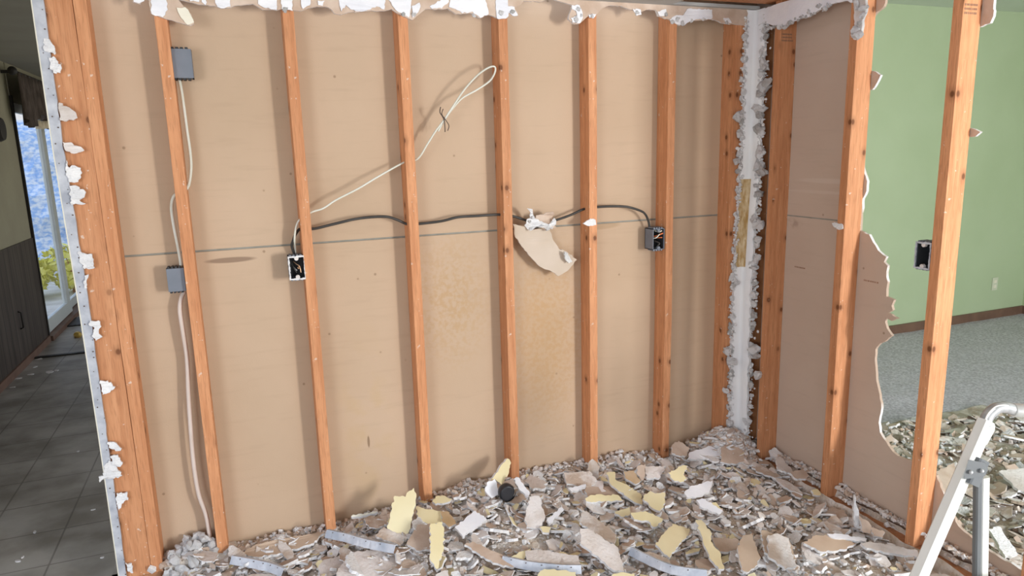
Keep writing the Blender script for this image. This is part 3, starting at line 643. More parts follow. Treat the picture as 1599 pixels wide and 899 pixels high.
bm_obj('torn_backing', bend([(838, 336), (862, 330), (866, 334), (862, 348), (868, 356), (850, 358), (836, 350)], .02, 0, seed=4, crump=.02), [M_PAPERF, M_GYP, M_GYP], fl)
bm_obj('white_shred', bend([(822, 325), (829, 326), (834, 338), (842, 345), (856, 350), (866, 340), (867, 350), (862, 358), (846, 355), (836, 354), (828, 360), (820, 352), (823, 342), (829, 340)], .012, 0, seed=5, crump=.03), [M_GYP, M_GYP, M_GYP], fl)
rnd = random.Random(2)
for u, v, s in [(826, 346, .013), (832, 340, .010), (829, 357, .009), (856, 356, .012), (846, 351, .010), (864, 347, .010)]: lump(fl, rel(fl, onp(u, v, 1, .015)), s, rnd)
bm = bmesh.new(); c0 = onp(885, 400, 1, .0)
slab_bm(bm, jag([rel(fl, onp(u, v, 1, -.001)) for u, v in [(881, 393), (887, 395), (890, 402), (894, 408), (888, 411), (882, 402)]], .003, .006, 6), (0, -1, 0), .01, 0, 0, 0)
bm_obj('torn_grey_spot', bm, M_GYPG, fl)

# ------------------------------------------------------------------ cables
def cable(name, pl, r, m, label, parent=None, n=8):
    pts = [onp(q[0], q[1], 1, q[2]) for q in pl]; c = pts[0].copy(); bm = bmesh.new()
    tube_bm(bm, [p - c for p in spline(pts, n)], r)
    o = bm_obj(name, bm, m, None, c)
    return tag(o, label, 'cable')
cable('electrical_cable', [(279, 121, .05), (283, 140, .045), (288, 175, .045), (292, 205, .045), (297, 240, .045), (298, 265, .045), (294, 290, .045), (285, 300, .045)], .0055, M_WCAB, 'white cable running down from the upper grey box behind the slim stud')
cable('electrical_cable', [(285, 300, .06), (272, 306, .045), (268, 325, .045), (272, 355, .04), (278, 385, .04), (282, 408, .05), (283, 425, .05)], .006, M_WCAB, 'white cable entering the top of the lower grey box')
cable('electrical_cable', [(288, 455, .05), (283, 465, .045), (281, 485, .04), (286, 520, .04), (292, 560, .045), (294, 610, .045), (297, 660, .04), (302, 720, .04), (310, 770, .04), (322, 805, .04), (328, 842, .04), (329, 865, .045)], .008, M_BCAB, 'thick beige cable running down from the lower grey box into the rubble')
cable('electrical_cable', [(462, 402, .06), (456, 385, .05), (458, 375, .04), (462, 365, .035), (470, 357, .045), (490, 357, .045), (520, 350, .04), (560, 341, .035), (600, 338, .035), (620, 343, .04), (637, 350, .045), (658, 349, .045), (690, 345, .04), (715, 339, .035), (745, 337, .04), (781, 335, .045), (803, 338, .045), (825, 345, .05), (848, 350, .05), (870, 343, .045), (890, 336, .04), (913, 326, .045), (935, 323, .045), (960, 322, .04), (980, 323, .035), (1000, 329, .035), (1008, 335, .035), (1013, 347, .045), (1015, 362, .055)], .0055, M_BLACK, 'long black cable threaded through the studs between two boxes')
pl = [(462, 402, .06), (461, 385, .05), (460, 372, .03), (463, 352, .03), (470, 341, .03), (487, 331, .02), (505, 325, .015), (525, 312, .01), (560, 294, .01), (590, 276, .015), (630, 254, .03), (652, 248, .02), (668, 224, .01), (680, 205, .0), (692, 189, -.005), (710, 162, -.01), (725, 140, -.01), (745, 118, -.005), (762, 106, .005), (772, 104, .01), (773, 112, .015), (765, 126, .01), (745, 140, .01), (722, 153, .005), (708, 168, .0), (696, 184, .0), (684, 205, .005)]
cable('electrical_cable', pl, .0038, M_WCAB, 'thin white cable rising diagonally to a closed loop beside the fourth slim stud', n=6)
bm = bmesh.new()
c = onp(690, 180, 1, -.005)
tube_bm(bm, [p - c for p in spline([onp(688, 167, 1, -.012), onp(687, 175, 1, -.014), onp(691, 182, 1, -.014), onp(694, 190, 1, -.01), onp(695, 206, 1, -.008)])], .0022)
tube_bm(bm, [p - c for p in spline([onp(692, 170, 1, -.012), onp(690, 178, 1, -.016), onp(695, 186, 1, -.014), onp(701, 196, 1, -.01), onp(699, 204, 1, -.008)])], .0018)
tag(bm_obj('wire_tie', bm, M_INK, None, c), 'dark twisted wire tie holding the white cable loop together', 'wire tie')

# ------------------------------------------------------------------ junction boxes
def jbox(loc, W_, H_, D_, label, solid=False, rz=0, wires=None, smear=True):
    """local frame: opening towards -Y, width X, height Z, origin at centre of opening"""
    r = root('electrical_box', loc, label, 'electrical box'); r.rotation_euler = (0, 0, rz)
    w2, h2 = W_ / 2, H_ / 2; t = .003; bm = bmesh.new()
    box(bm, (-w2, 0, -h2), (-w2 + t, D_, h2)); box(bm, (w2 - t, 0, -h2), (w2, D_, h2)); box(bm, (-w2, 0, h2 - t), (w2, D_, h2)); box(bm, (-w2, 0, -h2), (w2, D_, -h2 + t))
    box(bm, (-w2, D_ - t, -h2), (w2, D_, h2))
    if solid:
        box(bm, (-w2, -.001, -h2), (w2, t, h2), 0, .001)
    bm_obj('box_body', bm, M_BOX, r)
    if not solid:
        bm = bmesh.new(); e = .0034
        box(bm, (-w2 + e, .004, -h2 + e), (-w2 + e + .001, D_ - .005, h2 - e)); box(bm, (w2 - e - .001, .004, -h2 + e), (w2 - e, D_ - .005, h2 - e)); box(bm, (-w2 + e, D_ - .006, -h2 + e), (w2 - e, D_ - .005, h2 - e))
        bm_obj('shade_liner', bm, M_BOXIN, r)  # added near-black sheets paint the shade inside the open box
    rnd = random.Random(int(abs(loc[0]) * 1000))
    for s in (-1, 1):           # knock-out tabs and screw ears top and bottom
        bm = bmesh.new()
        for k in range(4): box(bm, (-w2 + .004 + k * (W_ - .008) / 4, .002, s * h2), (-w2 + .004 + (k + .6) * (W_ - .008) / 4, D_ * .7, s * (h2 + .006)))
        bm_obj('clamp_tab', bm, M_BOXIN if solid else M_BOX, r)
        if not solid:
            bm = bmesh.new(); bmesh.ops.create_cone(bm, cap_ends=True, segments=14, radius1=.008, radius2=.008, depth=.012, matrix=Matrix.Translation((0, .004, s * (h2 - .008))) @ Matrix.Rotation(math.pi / 2, 4, 'X'))
            bm_obj('screw_ear', bm, M_MIX2 if smear else M_BOX, r)
    if smear and not solid:
        bm = bmesh.new()
        pts = [(-w2, h2), (w2, h2), (w2, -h2), (-w2, -h2)]
        o_ = [Vector((x * 1.06, -.003, z * 1.05)) for x, z in pts]; i_ = [Vector((x * .90, -.003, z * .92)) for x, z in pts]
        for k in range(4):
            a, b, c_, d_ = o_[k], o_[(k + 1) % 4], i_[(k + 1) % 4], i_[k]
            q = jag([a, b, c_, d_], .0015, .006, k + 3); slab_bm(bm, q, (0, -1, 0), .003, 0, 0, 0)
        bm_obj('plaster_smear', bm, M_BEAD if wires is None else M_GYP, r)
    if wires:
        for m_, pts, rr in wires:
            bm = bmesh.new(); tube_bm(bm, spline([Vector(p) for p in pts]), rr); bm_obj('wire', bm, m_, r)
    return r
jbox(onp(283.5, 99, 1, .022), .068, .098, .06, 'grey box with a white cable at its bottom, right of the slim stud, upper one', solid=True)
jbox(onp(275, 437, 1, .022), .058, .085, .06, 'grey box left of the slim stud, below the board joint', solid=True)
jbox(onp(464, 418, 1, .003), .058, .088, .07, 'open box with dark inside and bare wires, left of the stud with the white cable',
     wires=[(M_COPPER, [(-.01, .04, .02), (.0, .015, .012), (.01, .004, .004), (.013, .002, -.02)], .0018), (M_COPPER, [(.004, .01, 0), (.008, .0, .004), (.010, .002, -.002), (.005, .006, -.004), (.003, .004, .001)], .0018), (M_BLACK, [(-.02, .05, .03), (-.012, .02, .0), (-.002, .012, -.02)], .002), (M_ALUG, [(-.018, .04, .01), (-.006, .016, -.006), (0, .012, -.012)], .0018)])
jbox(onp(1032, 373, 1, .003) + Vector((-.012, 0, 0)), .062, .098, .07, 'grey box with orange wires at the end of the black cable', smear=False,
     wires=[(M_ORW, [(-.02, .05, .01), (-.005, .02, .012), (.012, .004, .022), (.024, .003, .026)], .0035), (M_ORW, [(.0, .05, .0), (.012, .02, .004), (.022, .006, .006)], .003), (M_WCAB, [(-.024, .03, .002), (-.01, .008, .006), (.008, .006, .022)], .003), (M_WCAB, [(-.01, .03, .04), (.004, .006, .034), (.02, .006, .038)], .0035), (M_BLACK, [(-.01, .04, -.01), (.01, .01, -.02), (.0, .012, -.035)], .004)])
pb = onp(1441, 399, 0, XC + .006)
jbox(pb, .06, .095, .07, 'open dark box left of the stud in front of the green wall', rz=-math.pi / 2)
# outlet on green wall
ow = root('wall_outlet', onp(1553, 443, 1, 1.318), 'small almond outlet low on the green wall near the far corner', 'outlet')
boxo('cover_plate', (-.035, -.005, -.057), (.035, 0, .057), M_OUTLET, ow, .002)
for s in (-1, 1): boxo('socket', (-.016, -.008, s * .022 - .014), (.016, -.004, s * .022 + .014), M_CREAM, ow, .003)

# ------------------------------------------------------------------ rubble
def H(x, y):
    h = .012 + .018 * (noise.noise(Vector((x * 3.1, y * 3.1, 2))) + 1) + .010 * noise.noise(Vector((x * 9, y * 9, 7)))
    d = -y
    if x < XC:
        h += .07 * math.exp(-(max(d, 0) / .16)) * max(0, min(1, (x - .5) / .6)) * (1 if x < 1.9 else .7)
        h += .06 * math.exp(-(((x - .75) / .2) ** 2 + ((y + .2) / .2) ** 2))
        h += .05 * math.exp(-(((x - 1.2) / .22) ** 2 + ((y + .2) / .2) ** 2))
        h += .10 * math.exp(-(((x - 2.43) / .14) ** 2 + ((y + .05) / .12) ** 2))
        h += .03 * math.exp(-(((x - .25) / .12) ** 2 + ((y - .02) / .1) ** 2))
        h *= max(0.02, min(1, (x + .17) / .2)) if x < .03 and y < 0 else 1
        if y >= -.012: h = max(h, .046 + .006 * noise.noise(Vector((x * 15, y * 15, 1))))
        if y >= -.01 and x < .1: h = .055 + .03 * math.exp(-((x + .03) / .08) ** 2)
        dr = XC - x
        if y < -.45: h -= .018 * math.exp(-dr / .12)
    else:
        if x < WX: h = .05 + .02 * noise.noise(Vector((x * 12, y * 12, 1))) + (.03 if x > XC + .04 else 0)
        else: h = .03 + .05 * math.exp(-((x - 3.35) / .5) ** 2 - ((y + .55) / .5) ** 2) + .012 * noise.noise(Vector((x * 7, y * 7, 1)))
    return max(h, .004)
def bed(name, x0, x1, y0, y1, st, label, m=M_DUST):
    bm = bmesh.new(); nx = int((x1 - x0) / st); ny = int((y1 - y0) / st); V = []
    for j in range(ny + 1):
        for i in range(nx + 1):
            x = x0 + (x1 - x0) * i / nx; y = y0 + (y1 - y0) * j / ny
            edge = min(1, min(x - x0, x1 - x) / .04 + .05) if name != 'rubble_dust' else 1
            V.append(bm.verts.new((x, y, (H(x, y) - .006) * edge + .006 * noise.noise(Vector((x * 40, y * 40, 3))))))
    for j in range(ny):
        for i in range(nx): q = j * (nx + 1) + i; bm.faces.new((V[q], V[q + 1], V[q + nx + 2], V[q + nx + 1]))
    o = bm_obj(name, bm, m); o['kind'] = 'stuff'; return tag(o, label, 'rubble')
bed('rubble_dust', -.16, XC, -2.4, -.001, .02, 'bed of plaster dust and grit under the broken drywall on the floor')
bed('cavity_dust', -.16, XC, .0, .088, .012, 'plaster crumbs and dust fallen between the studs of the long wall')
bed('plate_dust', XC + .03, WX, -1.9, -.03, .012, 'plaster crumbs lying in the bottom of the short right wall')
bed('carpet_rubble_dust', WX + .02, 4.3, -1.7, -.1, .03, 'dusty broken plaster and torn padding strewn on the carpet', mat('padding_dust', (.36, .29, .22), (.55, .50, .44), scale=12, bump=1, bscale=60, detail=9, lo=.4, hi=.6))

FM = [M_MIX, M_MIX2, M_PAPERF, M_YEL, M_GYP, M_GYPG]
rnd = random.Random(77)
def shard_poly(L, Wd, rnd, k=None):
    k = k or rnd.randint(5, 9); a0 = rnd.uniform(0, 6); ps = []
    for i in range(k):
        a = a0 + 2 * math.pi * (i + rnd.uniform(-.3, .3)) / k; ps.append(Vector((math.cos(a) * L * rnd.uniform(.6, 1.1), math.sin(a) * Wd * rnd.uniform(.6, 1.1), 0)))
    return ps
def add_shard(bm, p, L, Wd, th, rot, rnd, mf, ms, mb, rough=True):
    ps = shard_poly(L, Wd, rnd)
    if rough: ps = jag(ps, min(L, Wd) * .13, max(.008, L * .16), rnd.randint(0, 9999))
    ps = [rot @ q + p for q in ps]; slab_bm(bm, ps, rot @ Vector((0, 0, 1)), th, mf, ms, mb)
def rrot(rnd, tilt):
    return Matrix.Rotation(rnd.uniform(0, 6.28), 3, 'Z') @ Matrix.Rotation(rnd.gauss(0, tilt), 3, 'X') @ Matrix.Rotation(rnd.gauss(0, tilt), 3, 'Y')
def rpos(rnd, zone):
    if zone == 'main':
        while True:
            x = rnd.uniform(-.13, XC - .03); y = -rnd.random() ** 1.15 * 1.75
            if x < .1 and y < -.12 - 0.0: 
                if rnd.random() < .5: continue
            return x, y
    x = WX + .05 + rnd.random() ** 1.2 * 1.7
    return x, rnd.uniform(-1.65, -.02 - .2 * max(0, x - 3.0))
# crumbs nobody could count
def crumbs(name, N, zone, label, smin, smax):
    bm = bmesh.new()
    for _ in range(N):
        x, y = rpos(rnd, zone) if not callable(zone) else zone(rnd)
        s = smin + (smax - smin) * rnd.random() ** 2.2; p = Vector((x, y, H(x, y) + s * .2))
        r_ = rrot(rnd, .6); mi = rnd.choice((0, 0, 1, 2, 3, 3, 4))
        vs = [bm.verts.new(p + r_ @ Vector((sx_ * s * rnd.uniform(.5, 1), sy_ * s * rnd.uniform(.5, 1), sz_ * s * rnd.uniform(.25, .6)))) for sx_, sy_, sz_ in ((-1, -1, -1), (1, -1, -1), (1, 1, -1), (-1, 1, -1), (-.8, -.7, 1), (.7, -.8, 1), (.8, .6, 1), (-.6, .8, 1))]
        for f in ((0, 1, 2, 3), (4, 7, 6, 5), (0, 4, 5, 1), (1, 5, 6, 2), (2, 6, 7, 3), (3, 7, 4, 0)): bm.faces.new([vs[q] for q in f]).material_index = mi
    o = bm_obj(name, bm, [M_GYP, M_GYPG, M_PAPERF, M_MIX2, M_MIX]); o['kind'] = 'stuff'; return tag(o, label, 'rubble')
crumbs('plaster_crumbs', 9000, 'main', 'countless small plaster crumbs all over the floor rubble', .003, .014)
crumbs('carpet_plaster_crumbs', 2200, 'green', 'small plaster crumbs strewn over the carpet beside the torn wall', .004, .018)
crumbs('cavity_crumbs', 1600, lambda r: (r.uniform(.1, XC), r.uniform(-.06, .08)), 'small plaster crumbs piled against the brown paper between the studs', .004, .016)
crumbs('left_bay_crumbs', 260, lambda r: (r.gauss(-.06, .05), r.uniform(-.08, .08)), 'pile of lumpy plaster crumbs between the end post and the first slim stud', .006, .024)
crumbs('corner_crumbs', 700, lambda r: (2.43 + r.gauss(0, .07), -.05 + r.gauss(0, .06)), 'heap of pale plaster crumbs in the foot of the corner', .006, .02)
crumbs('plate_crumbs', 900, lambda r: (r.uniform(XC + .035, WX - .004), r.uniform(-1.6, -.05)), 'plaster crumbs on the bottom plate of the right wall', .004, .014)

# mid shards beyond the counted ones, one object of stuff
bm = bmesh.new()
for k in range(3200):
    x, y = rpos(rnd, 'main'); L = .012 + .036 * rnd.random() ** 1.5; add_shard(bm, Vector((x, y, H(x, y) + rnd.uniform(.004, .02))), L, L * rnd.uniform(.4, .9), rnd.choice((.003, .008, .011)), rrot(rnd, .35), rnd, rnd.choice((0, 0, 1, 1, 2, 3, 4, 4)), 4, 2, rough=False)
for k in range(900):
    x, y = rpos(rnd, 'green'); L = rnd.uniform(.015, .06); add_shard(bm, Vector((x, y, H(x, y) + rnd.uniform(.004, .02))), L, L * rnd.uniform(.4, .9), rnd.choice((.003, .008, .011)), rrot(rnd, .35), rnd, rnd.choice((0, 0, 2, 2, 6, 5)), rnd.choice((5, 6)), 2, rough=False)
o = bm_obj('small_drywall_bits', bm, FM + [MATS['padding_dust']]); o['kind'] = 'stuff'; tag(o, 'small broken drywall bits scattered between the larger fragments', 'rubble')

# pieces that stand out in the photo, each laid on its own tilted plane in the heap
def piece(pl, m, label, dz=.03, n=(0, -.15, 1), th=.0115, name='drywall_slab', amp=.0045, back=None, ref=None):
    cu = sum(p[0] for p in pl) / len(pl); cv = sum(p[1] for p in pl) / len(pl)
    ru, rv = ref or (cu, max(p[1] for p in pl) * .5 + cv * .5)
    p0 = onp(ru, rv, 2, .05)
    for _ in range(4): p0 = onp(ru, rv, 2, H(p0.x, min(p0.y, -.001)) + dz)
    n = Vector(n).normalized(); pp = [onplane(u, v, p0, n) for u, v in pl]
    pp = [Vector((min(p.x, XC - .015) if p0.x < XC else p.x, min(p.y, -.014) if p0.x < XC else p.y, max(p.z, .014))) for p in pp]
    return tag(slab(name, jag(pp, amp, .010, int(cu)), n, th, [m, M_GYP, back or M_PAPERF]), label, 'drywall fragment')
def short(l):
    w_ = l.split(); return ' '.join(w_[:8] if len(w_) > 8 else w_) if False else SHORT.get(l, ' '.join(w_[:6]))
SHORT = {}
def C8(pl): return [(400 + x / 4, 675 + y / 4) for x, y in pl]
def C4(pl): return [(800 + x / 4, 675 + y / 4) for x, y in pl]
def CR8(pl): return [(1199 + x / 4, 675 + y / 4) for x, y in pl]
piece(C8([(745, 640), (800, 590), (950, 655), (900, 705), (770, 655)]), M_MIX, 'tan torn slab under the upright yellow slab', .02, (0, -.3, 1))
piece(C8([(820, 600), (835, 520), (865, 395), (895, 400), (933, 402), (940, 378), (985, 345), (1000, 382), (985, 500), (945, 660)]), M_YEL, 'upright pale yellow slab leaning by the third slim stud', .01, (-.15, -.75, .75), ref=(616, 838))
piece(C8([(1000, 460), (1080, 480), (1150, 490), (1165, 560), (1100, 575), (1010, 545)]), M_YEL, 'yellow slab piece lying right of the upright yellow slab', .03, (0, -.3, 1))
piece(C8([(940, 690), (1010, 575), (1100, 572), (1085, 725), (1000, 735)]), M_PAPERF, 'brown paper-faced slab between the two yellow pieces', .03, (0, -.35, 1))
piece(C8([(1090, 570), (1165, 560), (1175, 640), (1170, 740), (1128, 855), (1085, 790)]), M_YEL, 'narrow pointed pale yellow shard at lower left of the heap', .05, (.1, -.5, 1))
piece(C8([(1155, 490), (1205, 495), (1250, 570), (1205, 590), (1165, 560)]), mat('ochre_tan', (.52, .36, .2), (.6, .45, .3), scale=12), 'ochre broken scrap touching the yellow shard', .04, (0, -.2, 1))
piece(C8([(1240, 590), (1370, 488), (1440, 540), (1290, 652)]), M_WHITE, 'white rectangular slab beside the fourth stud foot', .05, (0, -.4, 1))
piece(C8([(510, 862), (600, 745), (780, 728), (970, 724), (1045, 860), (1040, 930), (480, 930)]), M_MIX2, 'large dusty white trapezoid slab at the bottom left of the heap', .015, (0, -.12, 1))
piece(C8([(-110, 760), (0, 650), (60, 625), (200, 622), (425, 618), (360, 690), (130, 760), (0, 775)]), mat('plain_tan', (.50, .37, .27), (.58, .45, .34), scale=10), 'large plain brown slab in front of the second slim stud', .02, (0, -.15, 1))
piece(C8([(1300, 700), (1350, 680), (1480, 740), (1610, 800), (1610, 840), (1480, 812)]), M_PAPERF, 'long brown strip slanting below the black object', .045, (0, -.3, 1))
piece(C8([(1430, 365), (1440, 312), (1490, 290), (1520, 385), (1470, 408)]), M_WHITE, 'white slab piece left of the black object', .05, (0, -.8, .7))
piece(C8([(1462, 300), (1570, 162), (1592, 190), (1575, 260), (1530, 325), (1490, 290)]), M_YEL, 'tall pale shard standing up at the foot of the fourth slim stud', .05, (.45, -.85, .25), ref=(785, 752))
piece(C8([(1100, 430), (1120, 400), (1180, 395), (1222, 415), (1210, 430), (1120, 445)]), M_YEL, 'small yellow capped chunk beside the third stud foot', .05, (0, -.3, 1))
piece(C8([(580, 480), (640, 460), (750, 470), (740, 500), (650, 520), (590, 500)]), M_CREAM, 'cream scrap lying behind the upright yellow slab', .05, (0, -.2, 1))
piece(C4([(590, 250), (640, 245), (650, 300), (700, 320), (800, 380), (815, 452), (760, 432), (620, 330)]), M_YEL, 'long irregular yellow strip between fifth and sixth studs', .04, (0, -.3, 1))
piece(C4([(820, 392), (862, 365), (895, 382), (955, 375), (955, 440), (922, 490), (870, 468), (815, 412)]), M_YEL, 'jagged yellow piece at the end of the long yellow strip', .045, (0, -.3, 1))
piece(C4([(450, 340), (560, 335), (690, 350), (700, 400), (470, 400)]), M_PAPERF, 'brown paper slab behind a yellow edge strip', .03, (0, -.2, 1))
piece(C4([(455, 412), (500, 390), (660, 390), (692, 422), (560, 432), (462, 430)]), M_YEL, 'thin horizontal yellow edge strip in front of the fifth stud', .04, (0, -.5, 1))
piece(C4([(975, 250), (1060, 205), (1097, 210), (1068, 262), (1090, 290), (1050, 312), (1000, 292)]), M_YEL, 'yellow lobed piece below the sixth slim stud', .06, (0, -.5, 1))
piece(C4([(695, 242), (760, 240), (802, 300), (770, 322), (712, 290)]), mat('ochre_tan', (0, 0, 0)), 'ochre paper scrap up by the fifth and sixth studs', .05, (0, -.4, 1))
piece(C4([(638, 500), (730, 464), (736, 512), (680, 526)]), M_YEL, 'small pale yellow chip in the middle of the rubble', .04, (0, -.3, 1))
piece(C4([(740, 500), (830, 490), (942, 540), (930, 562), (882, 590), (850, 552), (762, 542)]), M_YEL, 'curved ragged yellow piece in the middle of the rubble', .05, (0, -.3, 1))
piece(C4([(895, 700), (935, 640), (1000, 570), (1108, 602), (1100, 642), (1040, 702), (982, 782)]), mat('tan_yellow', (.66, .54, .32), (.74, .63, .40), scale=6), 'broad tan-yellow slab near the bottom centre right', .045, (0, -.35, 1))
piece(C4([(1145, 545), (1180, 545), (1240, 620), (1240, 680), (1300, 750), (1325, 850), (1290, 852), (1230, 780), (1190, 680)]), mat('tan_yellow', (0, 0, 0)), 'long wavy tan-yellow strip right of the broad tan slab', .05, (0, -.35, 1))
piece(C4([(1405, 722), (1440, 642), (1492, 630), (1552, 780), (1520, 832), (1470, 872), (1430, 852)]), mat('plain_tan', (0, 0, 0)), 'smooth tan leaf-shaped slab at the bottom right', .05, (0, -.4, 1))
piece(C4([(1552, 610), (1599, 618), (1725, 660), (1770, 790), (1740, 830), (1640, 770), (1575, 745)]), mat('plain_tan', (0, 0, 0)), 'smooth tan slab right of the leaf-shaped one', .04, (0, -.3, 1))
piece(C4([(1250, 655), (1410, 665), (1415, 742), (1290, 742)]), M_PAPERF, 'brown slab behind the leaf-shaped tan slab', .03, (0, -.2, 1))
piece(C4([(425, 600), (470, 600), (660, 718), (700, 868), (640, 862), (425, 690)]), M_MIX2, 'long whitish slab slanting down at the bottom centre', .05, (.1, -.35, 1))
piece(C4([(80, 740), (210, 735), (415, 772), (425, 850), (250, 842), (95, 825)]), M_MIX2, 'flat dusty slab at the bottom beside the blue-grey strips', .03, (0, -.15, 1))
piece(C4([(-5, 775), (60, 742), (112, 728), (122, 760), (50, 802), (0, 795)]), M_YEL, 'yellow fragment beside the flat dusty slab at the bottom', .04, (0, -.3, 1))
piece(C4([(160, 885), (200, 852), (300, 860), (395, 872), (402, 930), (160, 930)]), M_YEL, 'yellow slab cut by the bottom edge of the photo', .04, (0, -.3, 1))
piece(C4([(620, 890), (690, 872), (760, 880), (770, 930), (640, 930)]), M_YEL, 'second yellow scrap at the bottom edge, right of the whitish slab', .04, (0, -.3, 1))
piece(C4([(170, 592), (210, 585), (242, 592), (230, 626), (190, 622)]), M_YEL, 'tiny yellow chip left of the whitish slanting slab', .04, (0, -.3, 1))
piece(C4([(1075, 370), (1120, 332), (1250, 300), (1232, 372), (1150, 400), (1090, 405)]), M_WHITE, 'curled white piece below the yellow lobed one', .05, (0, -.4, 1))
piece(C4([(1150, 420), (1200, 415), (1312, 482), (1290, 512), (1170, 460)]), M_WHITE, 'white bar-shaped piece pointing to the lower right', .05, (0, -.4, 1))
piece(C4([(1305, 92), (1360, 70), (1440, 112), (1452, 180), (1400, 196), (1300, 182)]), M_PAPERF, 'grey-brown slab under the foot of the corner strip', .05, (0, -.5, 1))
piece(C4([(1110, 122), (1240, 85), (1290, 112), (1298, 180), (1240, 168), (1095, 162)]), M_WHITE, 'white slab left of the grey-brown one at the corner', .05, (0, -.5, 1))
piece(C4([(1000, 75), (1040, 50), (1110, 100), (1080, 150), (1000, 130)]), M_PAPERF, 'brown curled slab right of the sixth stud foot', .07, (0, -.6, 1))
piece(C4([(830, 210), (962, 210), (920, 282), (840, 285)]), M_MIX2, 'dusty white slab in front of the fifth and sixth studs', .05, (0, -.4, 1))
piece(C4([(780, 212), (830, 198), (825, 280), (808, 302), (778, 250)]), M_PAPERF, 'upright brown piece left of the dusty white slab', .05, (0, -.8, .8))
piece(C4([(80, 530), (110, 400), (170, 398), (206, 530), (180, 600), (90, 590)]), M_MIX2, 'pinkish white slab leaning right of the black object', .04, (0, -.6, 1))
piece(C4([(215, 545), (310, 465), (322, 480), (232, 572)]), M_WHITE, 'thin white sliver at left centre of the heap', .05, (0, -.4, 1))
piece(C4([(10, 290), (40, 280), (110, 380), (100, 410), (40, 350)]), M_WHITE, 'white edged sliver right above the black object', .06, (0, -.6, 1))
piece(C4([(350, 350), (460, 322), (455, 342), (370, 370)]), M_WHITE, 'thin white stick of plaster in front of the fifth stud', .05, (0, -.4, 1))
piece(C4([(320, 250), (480, 240), (530, 300), (480, 345), (340, 320)]), M_MIX, 'broad mottled slab between the fourth and fifth studs', .04, (0, -.4, 1))
piece(C4([(475, 190), (500, 165), (545, 210), (540, 290), (500, 290), (470, 230)]), M_MIX, 'upright mottled piece at the foot of the fifth stud', .03, (0, -.8, .6))
piece(C4([(420, 560), (440, 480), (560, 560), (650, 640), (640, 700), (560, 660)]), M_MIX, 'tan slab overlapping the whitish slanting slab', .035, (0, -.25, 1))
piece(CR8([(225, 690), (300, 640), (400, 640), (552, 692), (480, 730), (330, 742)]), mat('plain_tan', (0, 0, 0)), 'broad sandy slab near the lower right, left of the grey strip', .04, (0, -.25, 1))
piece(CR8([(0, 640), (60, 630), (132, 660), (152, 760), (182, 830), (110, 852), (0, 765)]), M_MIX, 'mottled tall slab near the bottom right', .045, (0, -.35, 1))
piece(CR8([(370, 632), (440, 632), (620, 662), (615, 682), (400, 655)]), M_WHITE, 'narrow white strip resting on the grey strip', .05, (0, -.3, 1))
piece(CR8([(580, 690), (640, 680), (935, 735), (935, 778), (760, 752), (620, 722)]), M_MIX2, 'grey dusty strip running right towards the ladder', .035, (0, -.3, 1))
piece(CR8([(545, 390), (560, 470), (575, 600), (545, 590), (535, 480)]), M_GYP, 'thin white spike standing up before the plate', .04, (-.3, -.9, .2), ref=(1338, 822))
piece(CR8([(572, 520), (640, 572), (655, 645), (585, 612)]), M_PAPERF, 'brown shard right of the white spike', .04, (-.3, -.8, .5), ref=(1350, 830))
piece(CR8([(642, 590), (732, 622), (718, 655), (660, 645)]), M_PAPERF, 'brown shard nearest the reddish plate board', .04, (-.2, -.4, 1))
piece(CR8([(272, 360), (310, 352), (340, 372), (332, 392), (285, 388)]), M_YEL, 'small yellow chip at the foot of the stud by the hole', .04, (0, -.6, 1))
piece(CR8([(50, 150), (120, 140), (200, 215), (160, 260), (60, 230)]), M_MIX2, 'grey slab beside the first right-wall stud', .05, (0, -.4, 1))
piece(CR8([(10, 110), (40, 92), (90, 130), (80, 160), (20, 150)]), M_GYP, 'round white chunk at the foot of the first right-wall stud', .05, (0, -.7, 1))
piece(CR8([(140, 250), (230, 225), (290, 260), (240, 290), (170, 285)]), M_PAPERF, 'brown curled slab between the two right-wall studs', .05, (0, -.4, 1))
piece([(1462, 735), (1490, 722), (1500, 760), (1478, 790)], M_PAPERF, 'brown slab on the carpet just right of the stud before the green room', .04, (0, -.4, 1))
piece([(1560, 735), (1599, 730), (1640, 750), (1630, 775), (1590, 765)], M_MIX2, 'pale grey slab on the carpet right of the ladder leg', .05, (0, -.2, 1))
piece([(1545, 825), (1562, 822), (1590, 865), (1570, 870)], M_GYP, 'white slab on the carpet low behind the ladder', .06, (0, -.4, 1))

